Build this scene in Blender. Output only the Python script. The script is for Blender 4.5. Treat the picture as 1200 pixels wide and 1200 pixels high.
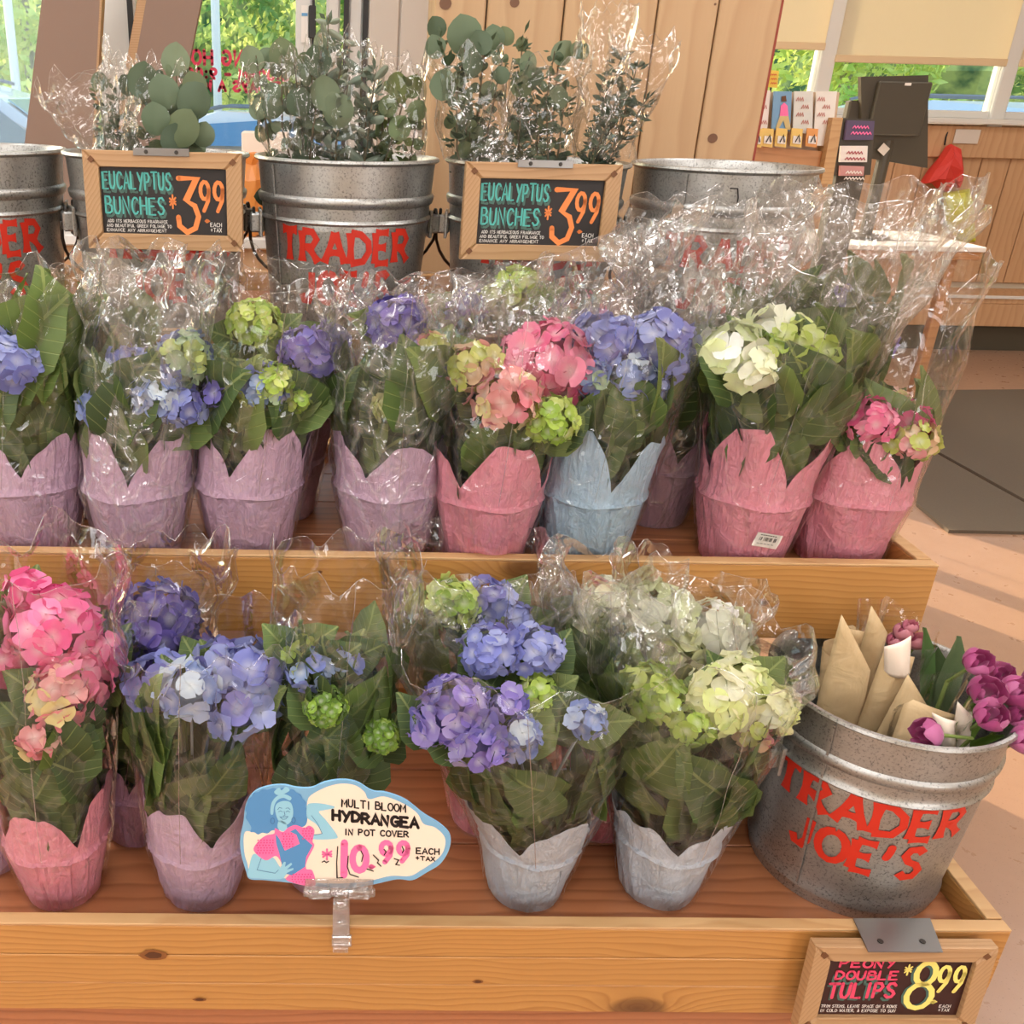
import bpy, math, random
from mathutils import Vector, Matrix, noise
R = math.radians
SC = bpy.context.scene
for o in list(bpy.data.objects): bpy.data.objects.remove(o)
COL = SC.collection

# ------------------------------------------------------------------ camera
CAMH, PITCH, YAW, ROLL = 1.55, 23.7, 1.2, 1.4
FPX, PPX, PPY = 1109.0, 400.0, 600.0
CAM = Vector((0, 0, CAMH))
_f = Vector((math.sin(R(YAW))*math.cos(R(PITCH)), math.cos(R(YAW))*math.cos(R(PITCH)), -math.sin(R(PITCH))))
_r0 = Vector((math.cos(R(YAW)), -math.sin(R(YAW)), 0))
_u0 = _r0.cross(_f)
_r = _r0*math.cos(R(ROLL)) + _u0*math.sin(R(ROLL))
_u = _u0*math.cos(R(ROLL)) - _r0*math.sin(R(ROLL))
cd = bpy.data.cameras.new('camera'); cam = bpy.data.objects.new('camera', cd); COL.objects.link(cam)
cam.matrix_world = Matrix(((_r.x, _u.x, -_f.x, CAM.x), (_r.y, _u.y, -_f.y, CAM.y), (_r.z, _u.z, -_f.z, CAM.z), (0, 0, 0, 1)))
cd.sensor_width = 36; cd.lens = FPX/1200*36; cd.shift_x = (600-PPX)/1200; cd.clip_start = .02; cd.clip_end = 300
SC.camera = cam
def ray(px, py):
    return _r*((px-PPX)/FPX) - _u*((py-PPY)/FPX) + _f
def PY(px, py, Y):                       # photo pixel -> point on the vertical plane y = Y
    d = ray(px, py); return CAM + d*(Y/d.y)
def PZ(px, py, Z):                       # photo pixel -> point on the horizontal plane z = Z
    d = ray(px, py); return CAM + d*((Z-CAMH)/d.z)
def PP(px, py, o, n):                    # photo pixel -> point on a plane
    d = ray(px, py); return CAM + d*((o-CAM).dot(n)/d.dot(n))

# ------------------------------------------------------------------ view, world, lights
SC.view_settings.view_transform = 'Standard'; SC.view_settings.look = 'None'
SC.view_settings.gamma = 1; SC.view_settings.use_curve_mapping = False
SC.view_settings.exposure = 0.0
SC.cycles.max_bounces = 7; SC.cycles.transparent_max_bounces = 40
SC.cycles.diffuse_bounces = 4; SC.cycles.glossy_bounces = 3; SC.cycles.transmission_bounces = 4
SC.cycles.caustics_reflective = False; SC.cycles.caustics_refractive = False
SC.cycles.sample_clamp_indirect = 4.0
W = bpy.data.worlds.new('world'); SC.world = W; W.use_nodes = True
wn = W.node_tree.nodes; wn.clear()
sky = wn.new('ShaderNodeTexSky'); sky.sky_type = 'NISHITA'; sky.sun_disc = False
sky.sun_elevation = R(24); sky.sun_rotation = R(-40); sky.altitude = 100; sky.air_density = 1.2; sky.dust_density = 2.0
bg = wn.new('ShaderNodeBackground'); bg.inputs[1].default_value = .75
wo = wn.new('ShaderNodeOutputWorld')
W.node_tree.links.new(sky.outputs[0], bg.inputs[0]); W.node_tree.links.new(bg.outputs[0], wo.inputs[0])
def lamp(name, kind, loc, energy, color, target=None, size=1, size_y=None, angle=None):
    l = bpy.data.lights.new(name, kind); l.energy = energy; l.color = color
    if kind == 'AREA':
        l.size = size
        if size_y: l.shape = 'RECTANGLE'; l.size_y = size_y
    if angle: l.angle = angle
    o = bpy.data.objects.new(name, l); COL.objects.link(o); o.location = loc
    if target is not None:
        o.rotation_euler = (Vector(target)-Vector(loc)).to_track_quat('-Z', 'Y').to_euler()
    return o
SUNDIR = Vector((.62, -.78, -.42))
lamp('sun', 'SUN', (-6, 10, 8), 7.0, (1.0, .8, .55), target=Vector((-6, 10, 8))+SUNDIR, angle=R(.6))
CEIL = 3.7
CEILING_LAMPS = [(-2.6, -.4), (-.2, -.4), (2.2, -.4), (-2.6, 1.6), (-.2, 1.2), (2.2, 1.6), (4.6, 3.8), (2.4, 4.6), (4.8, -.4), (-.2, -2.6), (2.2, -2.6), (-2.6, -2.6)]
for _x, _y in CEILING_LAMPS:
    lamp('ceiling_lamp', 'AREA', (_x, _y, CEIL-.09), 15, (.97, .985, 1.0), target=(_x, _y, 0), size=1.15, size_y=.5)
# fill lamps added behind the camera for the fronts and film glints, no windows
lamp('front_fill_light', 'AREA', (-3.2, -3.9, 1.9), 110, (.93, .96, 1.0), target=(0, 1.2, .9), size=3.0, size_y=1.8)
lamp('front_fill_light', 'AREA', (2.6, -4.0, 1.9), 110, (.95, .97, 1.0), target=(.4, 1.2, .9), size=3.0, size_y=1.8)

# ------------------------------------------------------------------ mesh helpers
class MB:
    def __init__(s): s.v = []; s.f = []; s.mi = []; s.cur = 0
    def add(s, vs, fs, smooth=None):
        b = len(s.v); s.v += [tuple(v) for v in vs]; s.f += [tuple(i+b for i in f) for f in fs]; s.mi += [s.cur]*len(fs)
    def box(s, c, d, rot=None, bevel=0.0):
        cx, cy, cz = c; hx, hy, hz = d[0]/2, d[1]/2, d[2]/2
        if bevel:
            b = min(bevel, hx*.45, hy*.45, hz*.45); vs = []; idx = {}
            for sx in (-1, 1):
                for sy in (-1, 1):
                    for sz in (-1, 1):
                        for k in range(3):
                            p = [sx*(hx-(b if k != 0 else 0)), sy*(hy-(b if k != 1 else 0)), sz*(hz-(b if k != 2 else 0))]
                            idx[(sx, sy, sz, k)] = len(vs); vs.append(Vector(p))
            fs = []
            I = idx
            for sg in (-1, 1):
                fs.append([I[(sg, a, b_, 0)] for a, b_ in ((-1, -1), (1, -1), (1, 1), (-1, 1))])
                fs.append([I[(a, sg, b_, 1)] for a, b_ in ((-1, -1), (1, -1), (1, 1), (-1, 1))])
                fs.append([I[(a, b_, sg, 2)] for a, b_ in ((-1, -1), (1, -1), (1, 1), (-1, 1))])
            for a in (-1, 1):
                for b_ in (-1, 1):
                    fs.append([I[(a, b_, -1, 0)], I[(a, b_, 1, 0)], I[(a, b_, 1, 1)], I[(a, b_, -1, 1)]])
                    fs.append([I[(a, -1, b_, 0)], I[(a, 1, b_, 0)], I[(a, 1, b_, 2)], I[(a, -1, b_, 2)]])
                    fs.append([I[(-1, a, b_, 1)], I[(1, a, b_, 1)], I[(1, a, b_, 2)], I[(-1, a, b_, 2)]])
                    for c_ in (-1, 1): fs.append([I[(a, b_, c_, 0)], I[(a, b_, c_, 1)], I[(a, b_, c_, 2)]])
            cen = Vector((0, 0, 0)); out = []
            for f in fs:
                m = sum((vs[i] for i in f), Vector())/len(f)
                n = (vs[f[1]]-vs[f[0]]).cross(vs[f[2]]-vs[f[0]])
                out.append(f if n.dot(m) > 0 else f[::-1])
            fs = out
        else:
            vs = [Vector((x, y, z)) for x in (-hx, hx) for y in (-hy, hy) for z in (-hz, hz)]
            fs = [(0, 1, 3, 2), (4, 6, 7, 5), (0, 4, 5, 1), (2, 3, 7, 6), (0, 2, 6, 4), (1, 5, 7, 3)]
        if rot is not None: vs = [rot @ v for v in vs]
        s.add([v+Vector(c) for v in vs], fs)
    def tube(s, pts, r, n=8, cap=True):
        pts = [Vector(p) for p in pts]; m = len(pts); vs = []
        rs = r if isinstance(r, (list, tuple)) else [r]*m
        t0 = (pts[1]-pts[0]).normalized(); up = Vector((0, 0, 1)) if abs(t0.z) < .9 else Vector((1, 0, 0))
        a = t0.cross(up).normalized()
        for i, p in enumerate(pts):
            t = (pts[min(i+1, m-1)]-pts[max(i-1, 0)]).normalized()
            a = (a - t*a.dot(t)).normalized(); b = t.cross(a)
            for k in range(n):
                w = 2*math.pi*k/n; vs.append(p + (a*math.cos(w)+b*math.sin(w))*rs[i])
        fs = [(i*n+k, i*n+(k+1) % n, (i+1)*n+(k+1) % n, (i+1)*n+k) for i in range(m-1) for k in range(n)]
        if cap: fs += [tuple(range(n))[::-1], tuple((m-1)*n+k for k in range(n))]
        s.add(vs, fs)
    def lathe(s, prof, n=48, c=(0, 0, 0), fn=None):
        vs = []
        for (r, z) in prof:
            for k in range(n):
                w = 2*math.pi*k/n; p = Vector((c[0]+r*math.cos(w), c[1]+r*math.sin(w), c[2]+z))
                vs.append(fn(p, w) if fn else p)
        m = len(prof)
        s.add(vs, [(i*n+k, i*n+(k+1) % n, (i+1)*n+(k+1) % n, (i+1)*n+k) for i in range(m-1) for k in range(n)])
    def poly(s, pts, thick=None, axis=None):
        pts = [Vector(p) for p in pts]; n = len(pts)
        if thick is None: s.add(pts, [tuple(range(n))]); return
        off = Vector(axis)*thick
        s.add(pts+[p+off for p in pts], [tuple(range(n)), tuple(range(2*n-1, n-1, -1))]+[(i, i+n, (i+1) % n+n, (i+1) % n) for i in range(n)])
    def build(s, name, mat, parent=None, smooth=False, label=None, kind=None, origin=None):
        me = bpy.data.meshes.new(name)
        vs = s.v
        if origin is not None: vs = [(v[0]-origin[0], v[1]-origin[1], v[2]-origin[2]) for v in vs]
        me.from_pydata(vs, [], s.f); me.update()
        mats = mat if isinstance(mat, (list, tuple)) else [mat]
        for m in mats: me.materials.append(m)
        if len(mats) > 1: me.polygons.foreach_set('material_index', s.mi)
        if smooth: me.polygons.foreach_set('use_smooth', [True]*len(me.polygons))
        o = bpy.data.objects.new(name, me); COL.objects.link(o)
        if origin is not None: o.location = origin
        if parent is not None: o.parent = parent
        if label: o['label'] = label
        if kind: o['kind'] = kind
        return o
def inst(name, me, parent, mtx, color=None):
    o = bpy.data.objects.new(name, me); COL.objects.link(o); o.parent = parent; o.matrix_local = mtx
    if color: o.color = color
    return o
def thing(name, label, cat, loc=(0, 0, 0), group=None, rz=0):
    o = bpy.data.objects.new(name, None); COL.objects.link(o); o.location = loc; o.rotation_euler.z = rz
    o.empty_display_size = .05; o['label'] = label; o['category'] = cat
    if group: o['group'] = group
    return o
def tag(o, label, cat, group=None, kind=None):
    o['label'] = label; o['category'] = cat
    if group: o['group'] = group
    if kind: o['kind'] = kind
    return o
def struct(o): o['kind'] = 'structure'; return o
def basis(x, y, z, p): return Matrix(((x[0], y[0], z[0], p[0]), (x[1], y[1], z[1], p[1]), (x[2], y[2], z[2], p[2]), (0, 0, 0, 1)))

# ------------------------------------------------------------------ materials
def srgb(r, g, b):
    f = lambda c: (c/255/12.92) if c/255 <= .04045 else ((c/255+.055)/1.055)**2.4
    return (f(r), f(g), f(b), 1)
class NT:
    def __init__(s, name):
        s.m = bpy.data.materials.new(name); s.m.use_nodes = True; s.t = s.m.node_tree; s.t.nodes.clear()
        s.out = s.n('OutputMaterial')
    def n(s, kind, **kw):
        nd = s.t.nodes.new('ShaderNode'+kind)
        for k, v in kw.items():
            if k.startswith('i_'):
                key = k[2:]; key = int(key) if key.isdigit() else key.replace('_', ' ')
                s.set(nd.inputs[key], v)
            else: setattr(nd, k, v)
        return nd
    def set(s, sock, v):
        if isinstance(v, bpy.types.NodeSocket): s.t.links.new(v, sock)
        elif isinstance(v, bpy.types.Node): s.t.links.new(v.outputs[0], sock)
        else: sock.default_value = v
    def math(s, op, a, b=0.0, c=None):
        nd = s.n('Math', operation=op); s.set(nd.inputs[0], a); s.set(nd.inputs[1], b)
        if c is not None: s.set(nd.inputs[2], c)
        return nd.outputs[0]
    def mix(s, fac, a, b, mode='MIX'):
        nd = s.n('MixRGB', blend_type=mode); s.set(nd.inputs[0], fac); s.set(nd.inputs[1], a); s.set(nd.inputs[2], b); return nd.outputs[0]
    def ramp(s, fac, stops):
        nd = s.n('ValToRGB'); s.set(nd.inputs[0], fac); e = nd.color_ramp.elements
        while len(e) < len(stops): e.new(.5)
        for el, (p, c) in zip(e, stops): el.position = p; el.color = c
        return nd.outputs[0]
    def noise(s, vec, scale, detail=3, rough=.5, dist=0):
        nd = s.n('TexNoise'); s.set(nd.inputs['Vector'], vec); nd.inputs['Scale'].default_value = scale
        nd.inputs['Detail'].default_value = detail; nd.inputs['Roughness'].default_value = rough; nd.inputs['Distortion'].default_value = dist
        return nd.outputs[0]
    def map(s, vec, scale=(1, 1, 1), loc=(0, 0, 0), rot=(0, 0, 0)):
        nd = s.n('Mapping'); s.set(nd.inputs[0], vec); nd.inputs['Scale'].default_value = scale
        nd.inputs['Location'].default_value = loc; nd.inputs['Rotation'].default_value = rot; return nd.outputs[0]
    def bump(s, h, strength=.3, dist=.01):
        nd = s.n('Bump'); s.set(nd.inputs['Height'], h); nd.inputs['Strength'].default_value = strength; nd.inputs['Distance'].default_value = dist; return nd.outputs[0]
    def bsdf(s, color, rough=.5, metal=0, normal=None, **kw):
        nd = s.n('BsdfPrincipled'); s.set(nd.inputs['Base Color'], color); s.set(nd.inputs['Roughness'], rough); s.set(nd.inputs['Metallic'], metal)
        if normal is not None: s.set(nd.inputs['Normal'], normal)
        for k, v in kw.items(): s.set(nd.inputs[k.replace('_', ' ')], v)
        return nd.outputs[0]
    def done(s, shader): s.t.links.new(shader, s.out.inputs[0]); return s.m
def plain(name, rgb, rough=.5, metal=0, **kw):
    n = NT(name); return n.done(n.bsdf(srgb(*rgb), rough, metal, **kw))
def glow(name, rgb, s):
    n = NT(name); e = n.n('Emission'); e.inputs[0].default_value = srgb(*rgb); e.inputs[1].default_value = s; return n.done(e.outputs[0])
def wood(name, light, dark, knot, along='x', rings=55, rough=.45, knots=1.0, coat=.0, warpk=.16):
    n = NT(name); tc = n.n('TexCoord').outputs['Object']
    oi = n.n('ObjectInfo'); off = n.n('VectorMath', operation='SCALE'); n.set(off.inputs[0], (7.3, 3.1, 5.7)); n.set(off.inputs['Scale'], oi.outputs['Random'])
    ad = n.n('VectorMath', operation='ADD'); n.set(ad.inputs[0], tc); n.set(ad.inputs[1], off.outputs[0]); p = ad.outputs[0]
    if along == 'z': p = n.map(p, rot=(0, R(90), 0))
    if along == 'y': p = n.map(p, rot=(0, 0, R(90)))
    st = n.map(p, scale=(.35, 1, 1))
    vor = n.n('TexVoronoi'); n.set(vor.inputs['Vector'], n.map(p, scale=(.9, 1.7, 1.7))); vor.inputs['Scale'].default_value = 2.2
    kd = vor.outputs['Distance']
    kn = n.ramp(kd, [(.0, (1, 1, 1, 1)), (.07, (.75, .75, .75, 1)), (.1, (.1, .1, .1, 1)), (.2, (0, 0, 0, 1))])
    kpush = n.math('MULTIPLY', n.math('POWER', n.math('SUBTRACT', 1.0, n.math('MINIMUM', n.math('MULTIPLY', kd, 2.6), 1.0)), 3), .9*knots)
    sep = n.n('SeparateXYZ'); n.set(sep.inputs[0], p)
    yz = n.math('ADD', sep.outputs[2], n.math('MULTIPLY', sep.outputs[1], .6))
    warp = n.noise(st, 5, 3, .55)
    v = n.math('ADD', n.math('MULTIPLY', yz, 1.0), n.math('ADD', n.math('MULTIPLY', warp, warpk), n.math('MULTIPLY', kpush, .09)))
    rg = n.math('FRACT', n.math('MULTIPLY', v, rings))
    rg = n.ramp(rg, [(0, (0, 0, 0, 1)), (.55, (.35, .35, .35, 1)), (.85, (1, 1, 1, 1)), (1, (.1, .1, .1, 1))])
    fine = n.noise(n.map(p, scale=(2.2, 60, 60)), 3, 4, .6)
    col = n.mix(n.math('MULTIPLY', rg, .75), light, dark)
    col = n.mix(n.math('MULTIPLY', fine, .35), col, dark)
    big = n.noise(st, 2.2, 2)
    col = n.mix(n.math('MULTIPLY', big, .45), col, n.mix(.5, light, dark))
    col = n.mix(n.math('MULTIPLY', kn, .9*knots), col, knot)
    b = n.bump(n.math('ADD', fine, n.math('MULTIPLY', rg, .4)), .12, .002)
    return n.done(n.bsdf(col, rough, 0, b, Coat_Weight=coat, Coat_Roughness=.25))
M = {}
M['tray'] = wood('honey_pine', srgb(202, 148, 82), srgb(164, 108, 50), srgb(84, 46, 22), coat=.2, rings=95, warpk=.09)
M['rail'] = wood('pale_pine_edge', srgb(208, 168, 118), srgb(184, 138, 88), srgb(120, 70, 36), knots=.2)
M['traydeck'] = wood('cedar_deck', srgb(188, 122, 80), srgb(136, 78, 46), srgb(70, 36, 20), warpk=.07, rings=60, coat=.3, knots=.3, rough=.4)
M['plank'] = wood('wall_pine', srgb(196, 162, 122), srgb(176, 138, 98), srgb(96, 58, 36), along='z', rings=16, rough=.6, knots=.9)
M['wains'] = wood('wainscot_pine', srgb(208, 168, 128), srgb(186, 140, 98), srgb(140, 84, 46), along='z', rings=20, rough=.5, knots=.5)
M['frame'] = wood('oak_frame', srgb(192, 154, 112), srgb(158, 116, 76), srgb(90, 52, 28), rings=150, rough=.5, knots=.25, warpk=.04)
M['framev'] = wood('oak_frame_upright', srgb(192, 154, 112), srgb(158, 116, 76), srgb(90, 52, 28), along='z', rings=150, rough=.5, knots=.25, warpk=.04)
M['spline'] = plain('corner_spline_wood', (112, 70, 38), .6)
M['desk'] = wood('desk_wood', srgb(200, 146, 98), srgb(170, 116, 72), srgb(110, 66, 36), rings=25, knots=.2)
n = NT('galvanized_steel'); tc = n.n('TexCoord').outputs['Object']
vo = n.n('TexVoronoi'); n.set(vo.inputs['Vector'], tc); vo.inputs['Scale'].default_value = 90
sp = n.noise(tc, 260, 3, .7); bl = n.noise(tc, 7, 3, .6)
cc = n.mix(n.math('MULTIPLY', vo.outputs['Color'], .22), srgb(182, 180, 174), srgb(132, 131, 127))
cc = n.mix(n.ramp(sp, [(.52, (0, 0, 0, 1)), (.68, (1, 1, 1, 1))]), cc, srgb(104, 102, 98))
cc = n.mix(n.math('MULTIPLY', n.ramp(bl, [(.4, (0, 0, 0, 1)), (.7, (1, 1, 1, 1))]), .3), cc, srgb(196, 198, 198))
M['zinc'] = n.done(n.bsdf(cc, n.math('ADD', .3, n.math('MULTIPLY', bl, .2)), .85, n.bump(sp, .08, .001)))
M['steel'] = plain('brushed_steel', (140, 138, 136), .34, .9)
M['wire'] = plain('dark_wire', (70, 66, 62), .4, .7)
M['red'] = plain('red_paint', (206, 46, 26), .45)
M['black'] = plain('blackboard', (36, 30, 28), .55)
M['black2'] = plain('dark_maroon_board', (52, 20, 18), .35)
M['white'] = plain('white_board', (244, 238, 230), .45)
M['cream'] = plain('cream_print', (250, 232, 212), .5)
M['skyblue'] = plain('blue_print', (112, 170, 214), .5)
M['paleblue'] = plain('pale_blue_print', (150, 208, 230), .5)
M['pinkp'] = plain('pink_print', (255, 120, 178), .5)
M['magp'] = plain('magenta_print', (224, 66, 136), .5)
M['ink'] = plain('black_ink', (22, 18, 20), .5)
M['orange'] = plain('orange_chalk', (236, 136, 70), .6)
M['teal'] = plain('teal_chalk', (84, 178, 168), .6)
M['tealdk'] = plain('grey_green_chalk', (72, 104, 94), .6)
M['chalk'] = plain('white_chalk', (236, 230, 222), .6)
M['yellow'] = plain('yellow_chalk', (244, 226, 120), .6)
M['redpink'] = plain('red_pink_chalk', (232, 70, 104), .6)
n = NT('red_window_lettering'); d1 = n.n('BsdfDiffuse'); d1.inputs[0].default_value = srgb(250, 80, 110); d2 = n.n('BsdfTranslucent'); d2.inputs[0].default_value = srgb(255, 96, 124)
mx = n.n('MixShader'); mx.inputs[0].default_value = .6; n.t.links.new(d1.outputs[0], mx.inputs[1]); n.t.links.new(d2.outputs[0], mx.inputs[2]); M['glow_red'] = n.done(mx.outputs[0])
M['bluec'] = plain('white_frame_paint', (226, 224, 218), .4)
M['whitewall'] = plain('white_painted_panel', (214, 204, 192), .5)
M['darkgap'] = plain('dark_rubber_seal', (50, 50, 50), .6)
M['brownboard'] = plain('brown_board', (138, 112, 96), .6)
M['monitor'] = plain('dark_plastic', (72, 66, 54), .45)
M['clear'] = None
n = NT('concrete_floor'); tc = n.n('TexCoord').outputs['Object']
a = n.noise(tc, 1.3, 4, .6); b = n.noise(tc, 16, 4, .6); c = n.noise(tc, 240, 2, .5)
cc = n.mix(a, srgb(158, 124, 100), srgb(176, 142, 118)); cc = n.mix(n.math('MULTIPLY', b, .35), cc, srgb(140, 106, 84))
cc = n.mix(n.ramp(c, [(.66, (0, 0, 0, 1)), (.72, (1, 1, 1, 1))]), cc, srgb(126, 96, 78))
M['floor'] = n.done(n.bsdf(cc, n.math('ADD', .22, n.math('MULTIPLY', b, .15)), 0, n.bump(b, .03, .004)))
n = NT('rubber_mat'); tc = n.n('TexCoord').outputs['Object']
b = n.noise(tc, 150, 3); M['mat'] = n.done(n.bsdf(n.mix(b, srgb(84, 74, 62), srgb(104, 92, 76)), .7, 0, n.bump(b, .2, .003)))
M['ceil'] = plain('ceiling_tile', (226, 220, 208), .8)
M['wall'] = plain('painted_wall', (222, 206, 182), .7)
M['lampw'] = glow('ceiling_lamp_diffuser', (250, 250, 250), 7.0)
n = NT('roller_blind'); tc = n.n('TexCoord').outputs['Object']
wv = n.noise(n.map(tc, scale=(900, 900, 40)), 1, 2)
d1 = n.n('BsdfDiffuse'); n.set(d1.inputs[0], n.mix(wv, srgb(236, 222, 196), srgb(244, 232, 208)))
d2 = n.n('BsdfTranslucent'); d2.inputs[0].default_value = srgb(246, 232, 206)
mx = n.n('MixShader'); mx.inputs[0].default_value = .5; n.t.links.new(d1.outputs[0], mx.inputs[1]); n.t.links.new(d2.outputs[0], mx.inputs[2])
M['blind'] = n.done(mx.outputs[0])
n = NT('window_glass'); tr = n.n('BsdfTransparent'); tr.inputs[0].default_value = (.93, .97, .95, 1); gl = n.n('BsdfGlossy'); gl.inputs['Roughness'].default_value = .02
lw = n.n('Fresnel'); lw.inputs[0].default_value = 1.45; mx = n.n('MixShader'); n.t.links.new(n.math('MULTIPLY', lw.outputs[0], .7), mx.inputs[0]); n.t.links.new(tr.outputs[0], mx.inputs[1]); n.t.links.new(gl.outputs[0], mx.inputs[2])
M['glass'] = n.done(mx.outputs[0])
def film(name, tint, haze, crinkle, rough=.07, gain=1.0, scale=38, ridg=.1):
    n = NT(name); tc = n.n('TexCoord').outputs['Object']
    w = n.noise(tc, 9, 2, .5, 1.2)
    vo = n.n('TexVoronoi', feature='DISTANCE_TO_EDGE'); cb = n.n('VectorMath', operation='ADD'); sc_ = n.n('VectorMath', operation='SCALE')
    nz = n.n('TexNoise'); n.set(nz.inputs['Vector'], tc); nz.inputs['Scale'].default_value = 14; nz.inputs['Detail'].default_value = 2
    n.set(sc_.inputs[0], nz.outputs['Color']); sc_.inputs['Scale'].default_value = .09
    n.set(cb.inputs[0], n.map(tc, scale=(1, 1, .38))); n.set(cb.inputs[1], sc_.outputs[0]); n.set(vo.inputs['Vector'], cb.outputs[0]); vo.inputs['Scale'].default_value = scale
    rid = n.math('SUBTRACT', 1.0, n.math('MINIMUM', n.math('MULTIPLY', vo.outputs['Distance'], 7), 1.0))
    h = n.math('ADD', n.math('MULTIPLY', rid, .5), n.math('MULTIPLY', n.noise(cb.outputs[0], scale*.7, 3, .55), 1.3))
    nm = n.bump(h, crinkle, .012)
    tr = n.n('BsdfTransparent'); tr.inputs[0].default_value = tint
    gl = n.n('BsdfGlossy'); gl.inputs['Roughness'].default_value = rough; gl.inputs['Color'].default_value = (1, .98, .96, 1); n.set(gl.inputs['Normal'], nm)
    df = n.n('BsdfDiffuse'); df.inputs[0].default_value = (.9, .87, .84, 1); n.set(df.inputs['Normal'], nm)
    tl = n.n('BsdfTranslucent'); tl.inputs[0].default_value = (.9, .87, .84, 1)
    fr = n.n('Fresnel'); fr.inputs[0].default_value = 1.42
    m0 = n.n('MixShader'); m0.inputs[0].default_value = .5; n.t.links.new(df.outputs[0], m0.inputs[1]); n.t.links.new(tl.outputs[0], m0.inputs[2])
    m1 = n.n('MixShader'); n.set(m1.inputs[0], n.math('MULTIPLY', n.math('ADD', n.math('MULTIPLY', rid, 1.5), .3), haze)); n.t.links.new(tr.outputs[0], m1.inputs[1]); n.t.links.new(m0.outputs[0], m1.inputs[2])  # haze gathers on the creases, painting white streak highlights into the film
    m2 = n.n('MixShader'); n.set(m2.inputs[0], n.math('MINIMUM', n.math('ADD', n.math('MULTIPLY', n.math('ADD', fr.outputs[0], .02), gain), n.math('MULTIPLY', n.math('POWER', rid, 3), ridg)), .5)); n.t.links.new(m1.outputs[0], m2.inputs[1]); n.t.links.new(gl.outputs[0], m2.inputs[2])
    return n.done(m2.outputs[0])
M['film'] = film('cellophane', (.99, .985, .98, 1), .035, .35, rough=.07, gain=.7, scale=22, ridg=.06)
M['filmhazy'] = film('crumpled_cellophane', (.985, .98, .975, 1), .15, .55, rough=.08, gain=.85, scale=24, ridg=.10)
M['clearp'] = film('clear_plastic', (.96, .96, .96, 1), .15, .05, rough=.1, gain=1.6)
def objcol(name, rough, sub=0, bumps=(120, .25), mott=.25, **kw):
    n = NT(name); tc = n.n('TexCoord').outputs['Object']; oi = n.n('ObjectInfo')
    b = n.noise(tc, bumps[0], 3, .6)
    c = n.mix(n.math('MULTIPLY', b, mott), oi.outputs['Color'], n.mix(.5, oi.outputs['Color'], (.25, .2, .2, 1)))
    return n, tc, oi, b, c
# paper pot cover
n, tc, oi, b, c = objcol('cover_paper', .5, mott=.12)
wr = n.noise(n.map(tc, scale=(60, 60, 9)), 1.4, 3, .6, .8); wr2 = n.noise(tc, 30, 3, .6, 1.5)
nm = n.bump(n.math('ADD', n.math('MULTIPLY', wr, 1.0), n.math('MULTIPLY', wr2, .9)), .6, .015)
ps = n.bsdf(c, .42, 0, nm, Sheen_Weight=.1)
tl = n.n('BsdfTranslucent'); n.set(tl.inputs[0], c); mx = n.n('MixShader'); mx.inputs[0].default_value = .15; n.t.links.new(ps, mx.inputs[1]); n.t.links.new(tl.outputs[0], mx.inputs[2])
M['paper'] = n.done(mx.outputs[0])
# leaf with veins (object space: x across, y along)
n, tc, oi, b, c = objcol('leaf_green', .5, mott=.2)
sp = n.n('SeparateXYZ'); n.set(sp.inputs[0], tc)
ax = n.math('ABSOLUTE', sp.outputs[0])
vs_ = n.math('SINE', n.math('MULTIPLY', n.math('SUBTRACT', sp.outputs[1], n.math('MULTIPLY', ax, .75)), 44))
vein = n.ramp(vs_, [(.0, (0, 0, 0, 1)), (.93, (0, 0, 0, 1)), (1.0, (.8, .8, .8, 1))])
mid = n.math('LESS_THAN', ax, .016)
vv = n.math('MAXIMUM', vein, mid)
c2 = n.mix(n.math('MULTIPLY', vv, .42), c, srgb(186, 196, 120))
geo = n.n('NewGeometry')
c3 = n.mix(n.math('MULTIPLY', geo.outputs['Backfacing'], .35), c2, srgb(160, 172, 120))
nm = n.bump(n.math('SUBTRACT', n.math('MULTIPLY', b, .3), vv), .5, .006)
ps = n.bsdf(c3, .42, 0, nm)
tl = n.n('BsdfTranslucent'); n.set(tl.inputs[0], n.mix(.5, c2, srgb(150, 180, 50))); mx = n.n('MixShader'); mx.inputs[0].default_value = .18; n.t.links.new(ps, mx.inputs[1]); n.t.links.new(tl.outputs[0], mx.inputs[2])
M['leaf'] = n.done(mx.outputs[0])
# petals: object space radius lightens towards the centre
n, tc, oi, b, c = objcol('petal', .5, mott=.08)
ln = n.n('VectorMath', operation='LENGTH'); n.set(ln.inputs[0], tc)
rr = n.math('MULTIPLY', ln.outputs['Value'], 1.0)
c2 = n.mix(n.ramp(rr, [(.0, (.75, .75, .75, 1)), (.55, (.0, .0, .0, 1)), (1.0, (0, 0, 0, 1))]), c, n.mix(.6, c, (.9, .9, .8, 1)))
ps = n.bsdf(c2, .5, 0, n.bump(b, .15, .01), Sheen_Weight=.2)
tl = n.n('BsdfTranslucent'); n.set(tl.inputs[0], c2); mx = n.n('MixShader'); mx.inputs[0].default_value = .3; n.t.links.new(ps, mx.inputs[1]); n.t.links.new(tl.outputs[0], mx.inputs[2])
M['petal'] = n.done(mx.outputs[0])
n, tc, oi, b, c = objcol('euc_leaf', .5, mott=.25)
ps = n.bsdf(c, .55, 0, n.bump(b, .15, .01)); tl = n.n('BsdfTranslucent'); n.set(tl.inputs[0], c); mx = n.n('MixShader'); mx.inputs[0].default_value = .25; n.t.links.new(ps, mx.inputs[1]); n.t.links.new(tl.outputs[0], mx.inputs[2])
M['euc'] = n.done(mx.outputs[0])
M['stem'] = plain('green_stem', (120, 138, 70), .5)
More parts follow.
